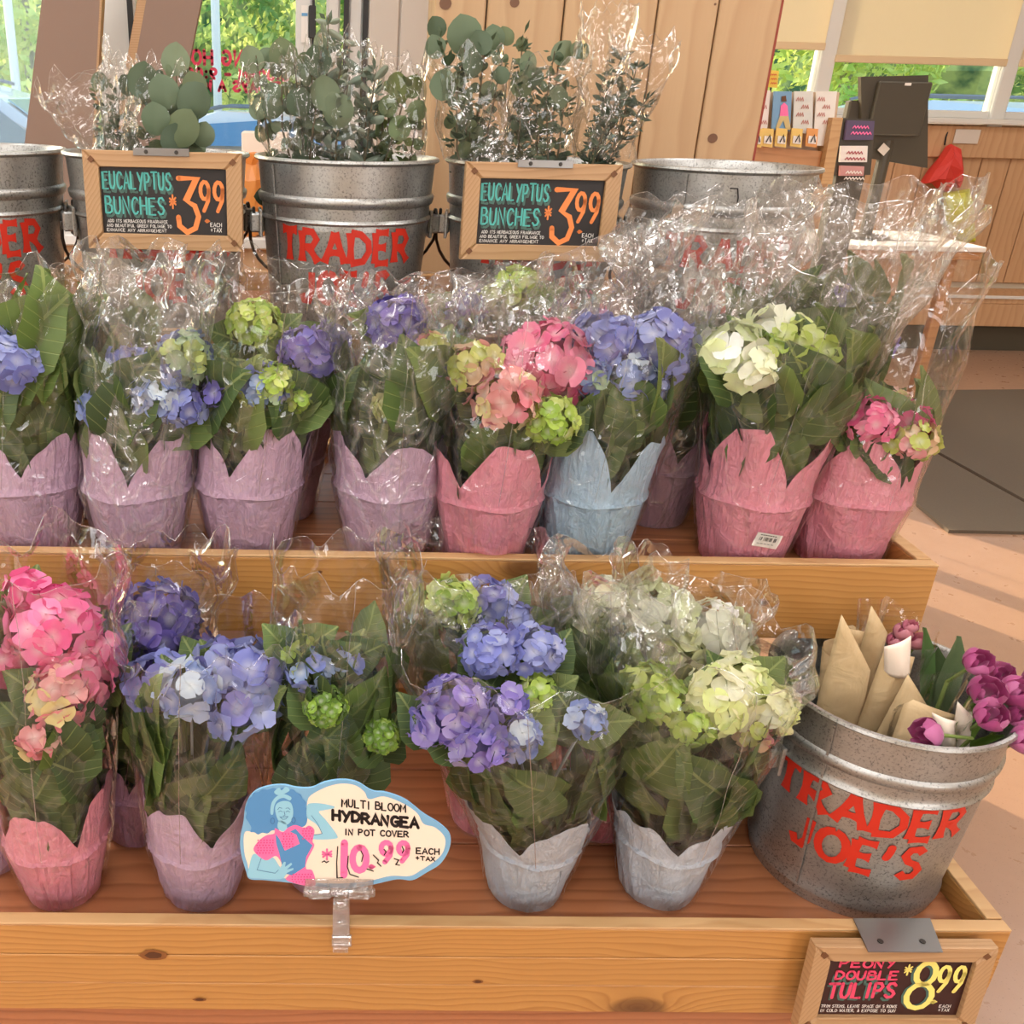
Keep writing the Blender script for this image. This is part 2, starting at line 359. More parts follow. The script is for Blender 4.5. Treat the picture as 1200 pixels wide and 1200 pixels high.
M['stemdk'] = plain('woody_stem', (92, 82, 56), .6)
M['soil'] = plain('dark_soil', (38, 28, 22), .9)
n = NT('kraft_paper'); tc = n.n('TexCoord').outputs['Object']; b = n.noise(tc, 22, 3, .6, 1); f = n.noise(n.map(tc, scale=(500, 500, 60)), 1, 2)
cc = n.mix(b, srgb(214, 188, 146), srgb(196, 166, 120)); cc = n.mix(n.math('MULTIPLY', f, .2), cc, srgb(170, 138, 96))
M['kraft'] = n.done(n.bsdf(cc, .6, 0, n.bump(b, .35, .01)))
# ------------------------------------------------------------------ room shell
XL, XR, YB, YF = -5.0, 7.4, 7.6, -4.2       # left, right, window wall, wall behind the photographer
b = MB(); b.box(((XL+XR)/2, (YB+YF)/2, -.05), (XR-XL+.4, YB-YF+.4, .1)); struct(b.build('floor', M['floor']))
b = MB(); b.box(((XL+XR)/2, (YB+YF)/2, CEIL+.05), (XR-XL+.4, YB-YF+.4, .1)); struct(b.build('ceiling', M['ceil']))
b = MB(); b.box(((XL+XR)/2, YF-.1, CEIL/2), (XR-XL, .2, CEIL)); struct(b.build('wall_front', M['wall']))
b = MB(); b.box((XR+.1, (YB+YF)/2, CEIL/2), (.2, YB-YF+.4, CEIL)); struct(b.build('wall_right', M['wall']))
# left wall has a large shop window opening beside and behind the photographer
b = MB(); b.box((XL-.1, YF/2-1.9, CEIL/2), (.2, -YF-3.8+3.8, CEIL)); b.v = []; b.f = []; b.mi = []
b.box((XL-.1, 1.0, .4), (.2, 4.4, .8)); b.box((XL-.1, 1.0, 3.3), (.2, 4.4, .8)); b.box((XL-.1, (YF-1.2)/2, CEIL/2), (.2, -1.2-YF, CEIL)); b.box((XL-.1, 3.3, CEIL/2), (.2, .4, CEIL))
struct(b.build('wall_left', M['wall']))
b = MB(); b.box((XL-.1, 1.0, 1.85), (.01, 4.3, 2.1)); w1 = struct(b.build('window_1', M['glass']))
for _x, _y in CEILING_LAMPS:
    t = thing('ceiling_light', 'rectangular ceiling light panel over the shop floor, outside the picture', 'ceiling light', (_x, _y, CEIL), 'ceiling light panels')
    b = MB(); b.box((0, 0, -.035), (1.26, .6, .07), bevel=.008); b.build('housing', M['bluec'], t)
    b = MB(); b.box((0, 0, -.075), (1.16, .52, .01)); b.build('diffuser', M['lampw'], t)

# window wall behind the tills (x > 1.0) -----------------------------------
YW = 6.9
def zat(px, py, Y): return PY(px, py, Y).z
SILL = PY(1010, 139, YW).z
XA = .9
b = MB()
# solid part above the blinds
b.box(((XA+XR)/2, YW+.12, 3.35), (XR-XA, .2, .8)); b.box(((XA+XR)/2, YW+.12, (SILL-.02)/2), (XR-XA, .2, SILL-.02))
wb = struct(b.build('wall_back', M['wall']))
# wainscot planks
x = XA; k = 0; rnd = random.Random(3)
while x < XR:
    w = .2
    b = MB(); b.box((0, 0, 0), (w-.006, .02+.004*rnd.random(), SILL-.02-.42), bevel=.004)
    o = b.build('plank', M['wains'], wb); o.location = (x+w/2, YW+.005, .42+(SILL-.02-.42)/2-.0); x += w
b = MB(); b.box(((XA+XR)/2, YW-.03, SILL-.13), (XR-XA, .022, .2), bevel=.004); struct(b.build('trim_1', M['wains'], wb))
b = MB(); b.box(((XA+XR)/2, YW-.03, SILL), (XR-XA, .14, .035), bevel=.006); struct(b.build('trim_2', M['bluec']))
# windows between the mullions (pixels give where each mullion meets the blind)
XM = [PY(px, 105, YW).x for px in (800, 962, 1176, 1400, 1630)]
ZT = 2.95
for i in range(4):
    xa, xb = XM[i]+.07, XM[i+1]-.07
    b = MB(); b.box(((xa+xb)/2, YW+.06, (SILL+ZT)/2), (xb-xa, .008, ZT-SILL)); wi = struct(b.build('window_%d' % (i+2), M['glass']))
    for nm_, c_, d_ in (('window_frame', (xa-.045, YW+.05, (SILL+ZT)/2), (.055, .09, ZT-SILL)), ('window_frame', (xb+.045, YW+.05, (SILL+ZT)/2), (.055, .09, ZT-SILL)), ('window_frame', ((xa+xb)/2, YW+.05, SILL+.04), (xb-xa+.08, .09, .05))):
        b = MB(); b.box(c_, d_, bevel=.006); b.build(nm_, M['bluec'], wi)
    zb = PY((PPX+300), 0, YW).z
    zb = PY(1070, 67, YW).z if i >= 1 else PY(935, 50, YW).z
    t = thing('roller_blind', ['cream roller blind left of the white mullion, beside the wooden pillar', 'wide cream roller blind behind the dark monitor', 'cream roller blind at the right edge of the photo', 'cream roller blind beyond the right edge'][i], 'blind', ((xa+xb)/2, YW-.02, ZT), 'cream roller blinds')
    b = MB(); b.box((0, 0, (zb-ZT)/2), (xb-xa+.05, .003, ZT-zb)); b.build('cloth', M['blind'], t)
    b = MB(); b.box((0, 0, zb-ZT-.02), (xb-xa+.06, .02, .045), bevel=.006); b.build('hem_bar', plain('hem_cream', (226, 200, 160), .5), t)
    b = MB(); b.tube([(-(xb-xa)/2-.02, 0, .02), ((xb-xa)/2+.02, 0, .02)], .03, 12); b.build('roller', M['bluec'], t)
for xm in XM:
    b = MB(); b.box((xm, YW+.04, (SILL+ZT)/2), (.1, .12, ZT-SILL+.2), bevel=.008); struct(b.build('trim_3', M['bluec']))
# low bench along the window wall
zb = PZ(1180, 340, 0); BZ = .40
t = thing('wooden_bench', 'low wooden ledge with a white edge along the plank wall', 'bench', (4.9, YW-.2, 0))
b = MB(); b.box((0, 0, .36), (4.6, .36, .05), bevel=.006); b.build('top', M['wains'], t)
b = MB(); b.box((0, -.16, .26), (4.6, .03, .16), bevel=.004); b.build('apron', M['wains'], t)
b = MB(); b.box((0, -.1, .09), (4.6, .04, .18)); b.build('toe_kick', M['monitor'], t)
b = MB(); b.box((0, -.185, .385), (4.6, .012, .02)); b.build('edge_strip', M['bluec'], t)

# pine plank wall and pillar right behind the buckets ------------------------
YP = 2.42
xl, xr = PY(503, 100, YP).x, PY(897, 100, YP).x
seams = [503, 563, 651, 757, 826, 897]
b = MB(); b.box(((xl+xr)/2, YP+.1, 1.6), (xr-xl-.01, .16, 3.2)); pw = struct(b.build('wall_center', M['plank']))
for i in range(5):
    xa, xb = PY(seams[i], 100, YP).x, PY(seams[i+1], 100, YP).x
    b = MB(); b.box((0, 0, 0), (xb-xa-.004, .022, 3.2), bevel=.003); o = b.build('plank', M['plank'], pw); o.location = ((xa+xb)/2, YP, 1.6)
# red edge line on the pillar side
b = MB(); b.box((xr+.004, YP+.09, 1.6), (.006, .18, 3.2)); b.build('side_board', plain('red_stained_edge', (150, 62, 44), .6), pw)

# glazed storefront on the left ---------------------------------------------
YG = 3.3
gl_l, gl_r = XL, PY(503, 60, YG).x
b = MB(); b.box(((gl_l+gl_r)/2, YG+.05, .17), (gl_r-gl_l, .12, .34)); b.box(((gl_l+gl_r)/2, YG+.05, 3.3), (gl_r-gl_l, .12, .8)); struct(b.build('wall_left_back', M['whitewall']))
posts = [(-190, -150), (118, 164), (347, 366), (382, 398), (408, 424)]
for a, c in posts:
    xa, xb = PY(a, 40, YG).x, PY(c, 40, YG).x
    b = MB(); b.box(((xa+xb)/2, YG, 1.6), (xb-xa, .1, 2.6), bevel=.006); struct(b.build('trim_4', M['bluec']))
for a, c in ((155, 161), (366, 369), (402, 408), (424, 430)):
    xa, xb = PY(a, 40, YG).x, PY(c, 40, YG).x
    b = MB(); b.box(((xa+xb)/2, YG-.055, 1.6), (xb-xa, .012, 2.6)); struct(b.build('trim_5', M['darkgap']))
xa, xb = PY(430, 40, YG).x, PY(503, 40, YG).x
b = MB(); b.box(((xa+xb)/2, YG, 1.6), (xb-xa, .1, 2.6)); wp = struct(b.build('wall_white_panel', M['whitewall']))
for i in range(2):
    b = MB(); b.box((xa+(xb-xa)*(.25+.5*i), YG-.055, 1.6), ((xb-xa)/2-.006, .012, 2.6), bevel=.003); b.build('panel', M['whitewall'], wp)
for i, (a, c) in enumerate(((-150, 118), (164, 347))):
    xa, xb = PY(a, 40, YG).x, PY(c, 40, YG).x
    b = MB(); b.box(((xa+xb)/2, YG+.02, 1.62), (xb-xa, .008, 2.56)); dg = struct(b.build('door_%d' % (i+1), M['glass']))
    b = MB(); b.box(((xa+xb)/2, YG, .42), (xb-xa, .05, .16), bevel=.006); b.build('bottom_rail', M['bluec'], dg)
# small sensor label and black reader on the white door post
b = MB(); p0, p1 = PY(354, 14, YG-.06), PY(362, 40, YG-.06)
t = thing('door_post_reader', 'small black strip with a paper label on the white door post', 'sticker', tuple((p0+p1)/2))
c0 = (p0+p1)/2
b.box((PY(366, 26, YG-.06)-c0)+Vector((0, -.004, 0)), (.022, .012, .09), bevel=.003); b.build('reader', M['darkgap'], t)
b = MB(); b.box((PY(357, 28, YG-.06)-c0), (.02, .003, .1)); b.build('label', M['white'], t)
b = MB(); b.box((PY(357, 17, YG-.06)-c0)+Vector((0, -.002, 0)), (.018, .002, .008)); b.build('blue_line', M['skyblue'], t)

# ------------------------------------------------------------------ stroke lettering
def arc(cx, cy, rx, ry, a0, a1, n=8): return [(cx+rx*math.cos(R(a0+(a1-a0)*i/n)), cy+ry*math.sin(R(a0+(a1-a0)*i/n))) for i in range(n+1)]
G = {
'A': [[(0, 0), (.5, 1), (1, 0)], [(.2, .35), (.8, .35)]],
'B': [[(0, 0), (0, 1)], [(0, 1), (.6, .98), (.8, .76), (.6, .55), (0, .52)], [(.55, .53), (.95, .4), (.9, .1), (.6, 0), (0, 0)]],
'C': [arc(.55, .5, .5, .5, 45, 315, 10)],
'D': [[(0, 0), (0, 1)], [(0, 1), (.5, .95), (.9, .7), (.95, .4), (.65, .08), (0, 0)]],
'E': [[(.85, 1), (0, 1), (0, 0), (.9, 0)], [(0, .52), (.7, .52)]],
'F': [[(.85, 1), (0, 1), (0, 0)], [(0, .52), (.7, .52)]],
'G': [arc(.55, .5, .5, .5, 50, 340, 10)+[(1.0, .45), (.6, .45)]],
'H': [[(0, 0), (0, 1)], [(.9, 0), (.9, 1)], [(0, .5), (.9, .5)]],
'I': [[(.3, 0), (.3, 1)]],
'J': [[(.8, 1), (.8, .25), (.55, 0), (.2, .02), (0, .25)]],
'K': [[(0, 0), (0, 1)], [(.85, 1), (0, .45)], [(.2, .58), (.9, 0)]],
'L': [[(0, 1), (0, 0), (.8, 0)]],
'M': [[(0, 0), (.08, 1), (.5, .35), (.95, 1), (1.05, 0)]],
'N': [[(0, 0), (0, 1), (.85, 0), (.85, 1)]],
'O': [arc(.5, .5, .5, .5, 90, 450, 14)],
'P': [[(0, 0), (0, 1)], [(0, 1), (.6, .98), (.85, .75), (.6, .48), (0, .45)]],
'Q': [arc(.5, .5, .5, .5, 90, 450, 14), [(.6, .3), (1, 0)]],
'R': [[(0, 0), (0, 1)], [(0, 1), (.6, .98), (.85, .75), (.6, .5), (0, .47)], [(.4, .48), (.95, 0)]],
'S': [[(.9, .85), (.65, 1), (.25, .97), (.08, .75), (.3, .55), (.7, .45), (.92, .25), (.7, .03), (.3, 0), (.02, .15)]],
'T': [[(-.05, 1), (.95, 1)], [(.45, 1), (.45, 0)]],
'U': [[(0, 1), (0, .3), (.2, .03), (.6, 0), (.85, .25), (.88, 1)]],
'V': [[(0, 1), (.45, 0), (.9, 1)]],
'W': [[(0, 1), (.25, 0), (.55, .7), (.85, 0), (1.15, 1)]],
'X': [[(0, 1), (.85, 0)], [(.85, 1), (0, 0)]],
'Y': [[(0, 1), (.45, .5)], [(.95, 1), (.3, -.05)]],
'Z': [[(0, 1), (.85, 1), (0, 0), (.9, 0)]],
'0': [arc(.5, .5, .42, .5, 90, 450, 14)], '1': [[(.35, 1), (.3, 0)]],
'3': [[(.1, 1), (.85, 1), (.4, .6), (.75, .5), (.9, .3), (.75, .08), (.4, 0), (.08, .12), (.05, .28)]],
'5': [[(.85, 1), (.15, 1), (.1, .55), (.55, .62), (.85, .35), (.6, .02), (.05, .05)]],
'7': [[(.05, 1), (.9, 1), (.35, 0)]],
'8': [arc(.5, .76, .33, .24, -90, 270, 12), arc(.48, .26, .44, .27, 90, 450, 12)],
'9': [arc(.45, .7, .38, .3, 10, 370, 12), [(.83, .72), (.75, .35), (.35, 0)]],
'.': [[(.1, .02), (.14, .0), (.1, -.02)]], ',': [[(.15, .06), (.05, -.12)]], "'": [[(.3, 1.0), (.25, .85), (.0, .62)]], '-': [[(.1, .45), (.7, .45)]],
'+': [[(.1, .45), (.8, .45)], [(.45, .8), (.45, .1)]], '&': [[(.9, 0), (.25, .8), (.45, 1), (.65, .8), (.1, .3), (.3, 0), (.6, .05), (.9, .45)]],
':': [[(.15, .12), (.2, .1)], [(.15, .7), (.2, .68)]], '*': [[(.45, 1), (.45, 0)], [(0, .75), (.9, .3)], [(.9, .8), (.05, .25)], [(0, .5), (.9, .52)]], ' ': [],
}
GW = {'I': .6, '1': .65, '.': .3, ',': .35, "'": .35, ' ': .6, 'M': 1.1, 'W': 1.2, ':': .4, '-': .8}
def stroke(b, pts, w, fn, flare=0.0, d=0.0):
    # ribbon along pts (2-D), mapped to the surface by fn(u, v, depth)
    n = len(pts)
    ws = [w*(1+flare*(abs(2*i/(n-1)-1)**2)) if n > 1 else w for i in range(n)]
    if n == 2 and flare:
        (x0, y0), (x1, y1) = pts; pts = [(x0+(x1-x0)*t, y0+(y1-y0)*t) for t in (0, .2, .5, .8, 1)]; n = 5
        ws = [w*(1+flare*q) for q in (1, .35, 0, .35, 1)]
    L = []; Rr = []
    for i, p in enumerate(pts):
        a = pts[max(i-1, 0)]; c = pts[min(i+1, n-1)]
        dx, dy = c[0]-a[0], c[1]-a[1]; l = math.hypot(dx, dy) or 1
        k = 1.0
        if 0 < i < n-1:
            d1 = (p[0]-a[0], p[1]-a[1]); d2 = (c[0]-p[0], c[1]-p[1]); l1 = math.hypot(*d1) or 1; l2 = math.hypot(*d2) or 1
            cs = (d1[0]*d2[0]+d1[1]*d2[1])/l1/l2; k = min(1.7, 1/max(.35, math.sqrt(max(0, (1+cs)/2))))
        nx, ny = -dy/l*ws[i]/2*k, dx/l*ws[i]/2*k
        L.append(fn(p[0]+nx, p[1]+ny, d)); Rr.append(fn(p[0]-nx, p[1]-ny, d))
    vs = L+Rr; fs = [(i, i+1, n+i+1, n+i) for i in range(n-1)]
    b.add(vs, fs)
    if not flare:
        for p, q in ((pts[0], ws[0]), (pts[-1], ws[-1])):
            b.add([fn(p[0]+q/2*math.cos(a*math.pi/4), p[1]+q/2*math.sin(a*math.pi/4), d) for a in range(8)], [tuple(range(8))])
def text(b, s, u, v, h, w, sw, fn, gap=.35, jit=.0, rnd=None, flare=0.0, d=0.0, maxw=None, slant=0.0):
    tot = sum((GW.get(c, 1.0)+gap) for c in s)-gap
    if maxw: w = maxw/tot
    x = u
    for c in s:
        dy = (rnd.uniform(-jit, jit)*h if rnd else 0)
        for st in G[c]:
            # resample so that ribbons follow curved surfaces
            stroke(b, [(x+p[0]*w+slant*p[1]*h, v+dy+p[1]*h) for p in st], sw, fn, flare, d)
        x += (GW.get(c, 1.0)+gap)*w
    return x

# mirrored red lettering on the storefront glass (seen from inside)
def gl_text(sx, xr_, xl_, yt, yb):
    A = PY(xr_, yb, YG+.01); Bq = PY(xl_, yt, YG+.01); h_ = abs(Bq.z-PY(xl_, yb, YG).z)
    text(b, sx, 0, 0, h_, 1, .0095, lambda u, v, d: Vector((A.x-u, YG+.006, A.z+v)), maxw=A.x-Bq.x, gap=.3)
b = MB()
gl_text('OPENING HOURS', 345, 186, 62, 78); gl_text('8:00AM - 9:00PM', 338, 196, 83, 94); gl_text('7 DAYS A WEEK', 328, 208, 97, 108)
b.v = [tuple(v) for v in b.v]
tag(b.build('window_lettering', M['glow_red']), 'mirrored red opening hours lettering on the storefront glass', 'lettering')
def aboard(q, Y, lbl, thick=.03, edge_side=1):
    # leaning brown A-frame board with a pale wooden edge
    P = [PY(x, y, Y) for x, y in q]
    c = sum(P, Vector())/4; c.z = 0
    t = thing('leaning_brown_board', lbl, 'board', tuple(c))
    b = MB(); b.poly([p-c for p in P], thick, (0, 1, 0)); b.build('panel', M['brownboard'], t)
    if edge_side > 0: edge_side = 1
    i, j = (0, 3) if edge_side < 0 else (1, 2)
    a, e = P[i]-c, P[j]-c; w = Vector(((.025 if edge_side < 0 else .006)*edge_side, 0, 0))
    b = MB(); b.poly([a, a+w, e+w, e], thick*1.3, (0, 1, 0)); b.build('edge_strip', M['frame'], t)
def ext(q, f):     # lengthen a quad downwards until it reaches the floor
    (x0, y0), (x1, y1), (x2, y2), (x3, y3) = q
    return [(x0, y0), (x1, y1), (x2+(x2-x1)*f, y2+(y2-y1)*f), (x3+(x3-x0)*f, y3+(y3-y0)*f)]
aboard(ext([(56, -60), (120, -60), (108, 175), (28, 175)], 1.75), 2.95, 'tall brown board leaning at far left behind the leftmost bucket')
aboard(ext([(182, -60), (248, -60), (212, 120), (150, 120)], 2.6), 3.0, 'tall brown board with wooden edge leaning beside the mirrored red lettering', edge_side=-1)

# ------------------------------------------------------------------ display trays
def planks_box(b, c, d): b.box(c, d, bevel=.0015)
XL_T = -1.05
P1 = PY(1187, 1089, 1.0); P2 = PY(1100, 666, 1.33); P3 = PY(400, 391, 1.66)
Z1, Z2, Z3 = PY(600, 1086, 1.0).z, PY(600, 655, 1.33).z, P3.z
XR1, XR2, XR3 = P1.x, P2.x, P2.x-.01
RT = .02
def tray(Y, Z, xr, depth, lbl, nfront, hb, ndeck, foot=0.0):
    t = thing('display_tray', lbl, 'display shelf', ((XL_T+xr)/2, Y+depth/2, 0), 'stepped wooden flower trays')
    ox, oy = t.location.x, t.location.y
    def bb(name, c, d, mat, bevel=.002):
        b = MB(); b.box((0, 0, 0), d, bevel=bevel); o = b.build(name, mat, t); o.location = (c[0]-ox, c[1]-oy, c[2]); return o
    hs = hb/nfront
    cx = (XL_T+xr)/2; L = xr-XL_T
    for i in range(nfront):
        bb('front_board', (cx, Y+RT/2-(.0006 if i % 2 else 0), Z-.004-hs*(i+.5)), (L, RT-.001, hs-.0012), M['tray'], .001)
    bb('edge_cap', (cx, Y+RT/2, Z-.002), (L, RT, .004), M['rail'], .001)
    bb('side_board', (xr-RT*.6, Y+depth/2+RT/2, Z-.5*hb-.002), (RT*1.2, depth-RT*1.2, hb-.004), M['tray'])
    bb('edge_cap', (xr-RT*.6, Y+depth/2+RT/2, Z-.0015), (RT*1.2, depth-RT*1.2, .005), M['rail'], .001)
    bb('side_board', (XL_T+RT*.6, Y+depth/2+RT/2, Z-.5*hb-.002), (RT*1.2, depth-RT*1.2, hb-.004), M['tray'])
    bb('back_board', (cx, Y+depth, Z-.025), (L-.05, RT, .055), M['tray'])
    dw = (depth-RT*2)/ndeck
    for i in range(ndeck):
        bb('deck_plank', (cx, Y+RT*1.05+dw*(i+.5), Z-.04-.008), (L-2*RT*1.25, dw-.0025, .016), M['traydeck'], .0015)
    for x in (XL_T+.05, xr-.06):
        for y, zf in ((Y+depth-.05, 0.0), (Y+.12, foot)):
            bb('leg', (x, y, (Z-hb+zf)/2), (.045, .045, Z-hb-zf), M['tray'])
    return t
tray(1.0, Z1, XR1, .60, 'lowest wooden tray at the front holding pots and tulip bucket', 3, .17, 3)
tray(1.33, Z2, XR2, .62, 'middle wooden tray holding the upper row of wrapped hydrangeas', 1, .135, 4, Z1-.04)
tray(1.66, Z3, XR3, .62, 'top wooden tray under the row of galvanized buckets', 1, .15, 4, Z2-.04)
KM = plain('knot_wood', (88, 50, 26), .5)
KM2 = plain('knot_ring_wood', (136, 84, 42), .5)
def knot(par, px, py, Y, w, h, m=None):
    p = PY(px, py, Y)-par.matrix_basis.translation
    for nm_, k, dd, mm in (('knot_ring', 1.0, .0005, KM2), ('knot', .6, .0009, m or KM)):
        b = MB(); b.poly([p+Vector((w*k*math.cos(a*.5236)*(1+.12*math.sin(a*2.3)), -dd, h*k*math.sin(a*.5236)*(1+.1*math.cos(a*1.7)))) for a in range(12)]); b.build(nm_, mm, par)
TT = [o for o in COL.objects if o.name.startswith('display_tray')]
TT.sort(key=lambda o: o.location.y)
knot(TT[1], 893, 706, 1.3295, .011, .007); knot(TT[0], 180, 1119, .9995, .02, .011); knot(TT[0], 234, 1171, .9995, .010, .004); knot(TT[0], 560, 1150, .9995, .008, .004)
knot(TT[1], 375, 658+12, 1.3295, .004, .003)
WM = plain('wall_knot_wood', (112, 76, 52), .6)
for kx, ky, kw in ((835, 162, .012), (603, 3, .011), (522, 4, .014), (838, 5, .003)):
    p = PY(kx, ky, YP-.0115); b = MB(); b.poly([p+Vector((kw*math.cos(a*.5236), -.0006, kw*.9*math.sin(a*.5236))) for a in range(12)]); b.build('knot', WM, pw)
b = MB(); b.box((0, 0, 0), (XR1-XL_T-.16, .02, .11), bevel=.002); o = b.build('kick_board', M['traydeck'], TT[0]); o.location = Vector(((XL_T+XR1)/2, 1.02, Z1-.17-.056))-TT[0].location
D1, D2, D3 = Z1-.04, Z2-.04, Z3-.04       # deck heights

# ------------------------------------------------------------------ galvanized buckets
def tj(b, fn, w, hgt):
    s = .19*hgt
    W_ = {'T': .95, 'R': .95, 'A': 1.05, 'D': 1.0, 'E': .85, 'J': .75, 'O': 1.05, "'": .35, 'S': .85}
    def line(sx, v, h, total):
        tot = sum(W_[c]+.28 for c in sx)-.28; ww = total/tot; x = -total/2
        for c in sx:
            cw = W_[c]*ww
            for st in G[c]:
                fl = (.0 if c == "'" else .75) if len(st) <= 3 else .25
                pts = st
                if (len(st) == 3 and c != "'") or (c == 'E' and len(st) == 4):
                    for a_, b_ in zip(st[:-1], st[1:]): stroke(b, [(x+a_[0]*cw, v+a_[1]*h), (x+b_[0]*cw, v+b_[1]*h)], s, fn, .5)
                else: stroke(b, [(x+p[0]*cw, v+p[1]*h) for p in pts], s*1.05, fn, fl)
            x += (W_[c]+.28)*ww
    line('TRADER', 0, hgt, w); line("JOE'S", -hgt*1.35, hgt, w*.66)
def bucket(cx, cy, z, lbl, rr=.165, hh=.322, rot=0, sc=1.0, mark=False, textz=.478, tdx=0.0, group='galvanized flower buckets', tw=.25, th=.053):
    t = thing('galvanized_bucket', lbl, 'bucket', (cx, cy, z), group)
    k = rr/.165; h = hh; rb = .845
    def rad(f): return rr*(rb+(1-rb)*f)
    prof = []
    prof += [(0, .012), (rad(0)*.97, .012), (rad(0)*.985, 0), (rad(0)*1.0, 0), (rad(0), .016), (rad(0)+.005, .019), (rad(0)+.0055, .024), (rad(.07)+.001, .03)]
    for f in (.15, .3, .5, .64): prof.append((rad(f), f*h))
    def rib(f, a): 
        return [(rad(f-.014), (f-.014)*h), (rad(f)+a*.7, (f-.007)*h), (rad(f)+a, f*h), (rad(f)+a*.7, (f+.007)*h), (rad(f+.016), (f+.016)*h)]
    prof += rib(.685, .005)+[(rad(.73), .73*h)]+rib(.775, .0055)[:2]+[(rad(.79)+.0055, .79*h)]+rib(.805, .0055)[2:]
    for f in (.86, .93): prof.append((rad(f), f*h))
    prof += [(rad(.98), .98*h), (rad(1)+.004, .985*h), (rad(1)+.0075, .995*h), (rad(1)+.006, 1.008*h), (rad(1)+.001, 1.01*h), (rad(1)-.003, .998*h)]
    prof += [(rad(.9)-.003, .9*h), (rad(.8)+.0015, .79*h), (rad(.7)-.003, .74*h), (rad(.68)+.001, .685*h), (rad(.5)-.003, .5*h), (rad(.05)-.003, .02*h), (0, .02*h)]
    b = MB(); b.lathe(prof, 72); o = b.build('body', M['zinc'], t, True)
    md = o.modifiers.new('s', 'EDGE_SPLIT'); md.split_angle = R(50)
    # vertical lock seam
    b = MB(); w0 = R(-150)+rot
    b.poly([Vector((math.cos(w0+dw)*(rad(f)+.002), math.sin(w0+dw)*(rad(f)+.002), f*h)) for f, dw in ((.08, -.012), (.08, .012), (.97, .012), (.97, -.012))], .002, (math.cos(w0), math.sin(w0), 0)); b.build('seam', M['zinc'], t)
    for sgn in (-1, 1):
        a = rot if sgn > 0 else rot+math.pi
        d = Vector((math.cos(a), math.sin(a), 0)); s_ = Vector((-d.y, d.x, 0))
        b = MB(); c0 = d*(rad(.66)+.012)+Vector((0, 0, .64*h))
        rm = Matrix((d, s_, Vector((0, 0, 1)))).transposed()
        b.box(c0, (.026, .03, .034), rot=rm, bevel=.003); b.box(c0-d*.006, (.006, .045, .05), rot=rm, bevel=.002)
        lg = b.build('lug', M['zinc'], t)
        b = MB(); b.tube([c0+d*.006+Vector((0, 0, .012)) + s_*.009*math.cos(w) + Vector((0, 0, .014*math.sin(w))) for w in [i*math.pi/5 for i in range(11)]], .003, 6); b.build('ring', M['wire'], lg)
    # bail handle hanging at the back
    d = Vector((math.cos(rot), math.sin(rot), 0)); s_ = Vector((-d.y, d.x, 0)) if rot > -.1 else Vector((d.y, -d.x, 0))
    if s_.y < 0: s_ = -s_
    b = MB(); R1 = rad(.66)+.026
    pts = []
    for i in range(21):
        w = math.pi*i/20; pts.append(d*(R1*math.cos(w))+s_*(R1*1.02*math.sin(w))+Vector((0, 0, .64*h-.15*math.sin(w)**.8)))
    b.tube(pts, .0032, 8); b.build('bail_handle', M['wire'], t, True)
    # painted lettering wrapped round the body
    def fn(u, v, dd):
        f = textz+v/h; rad_ = rad(f)+.0012
        w = -math.pi/2 + tdx + u/rad_
        return Vector((math.cos(w)*rad_, math.sin(w)*rad_, f*h))
    b = MB(); tj(b, fn, tw, th)
    # split long quads so that they hug the curve
    b.build('lettering', M['red'], t)
    if mark:
        b = MB(); stroke(b, [(-.03, .14), (-.018, .14), (-.014, .125), (-.014, .118)], .0022, fn); b.build('marker_scribble', M['ink'], t)
    return t
TOPY = 1.66+.02+.165+.012
def xtop(pa, pb, Y=TOPY): return (PY(pa, 186, Y).x+PY(pb, 186, Y).x)/2
rT = .163
bucket(xtop(-140, 73), TOPY, D3, 'galvanized bucket at far left, cut by the photo edge, red lettering ending in R', rT, tdx=.25, rot=.2)
bucket(xtop(77, 291), TOPY, D3, 'galvanized bucket behind the left eucalyptus price sign', rT, rot=R(-158), tdx=.3)
bucket(xtop(300, 513), TOPY, D3, 'galvanized bucket with fully readable red lettering between the two eucalyptus signs', rT, rot=.12)
bucket(xtop(519, 741), TOPY, D3, 'galvanized bucket behind the right eucalyptus price sign', rT, rot=R(172))
bucket(xtop(740, 968), TOPY+.012, D3, 'empty galvanized bucket with a black pen mark, rightmost of the top row', rT, mark=True, rot=.3, tdx=-.1)
BK = Vector((PY(1042, 804, 1.19).x, 1.19, D1))
bucket(BK.x, BK.y, D1, 'large galvanized bucket of tulips on the lowest tray at right', .163, .340, rot=.12, tdx=-.47, textz=.505, tw=.275, th=.056)

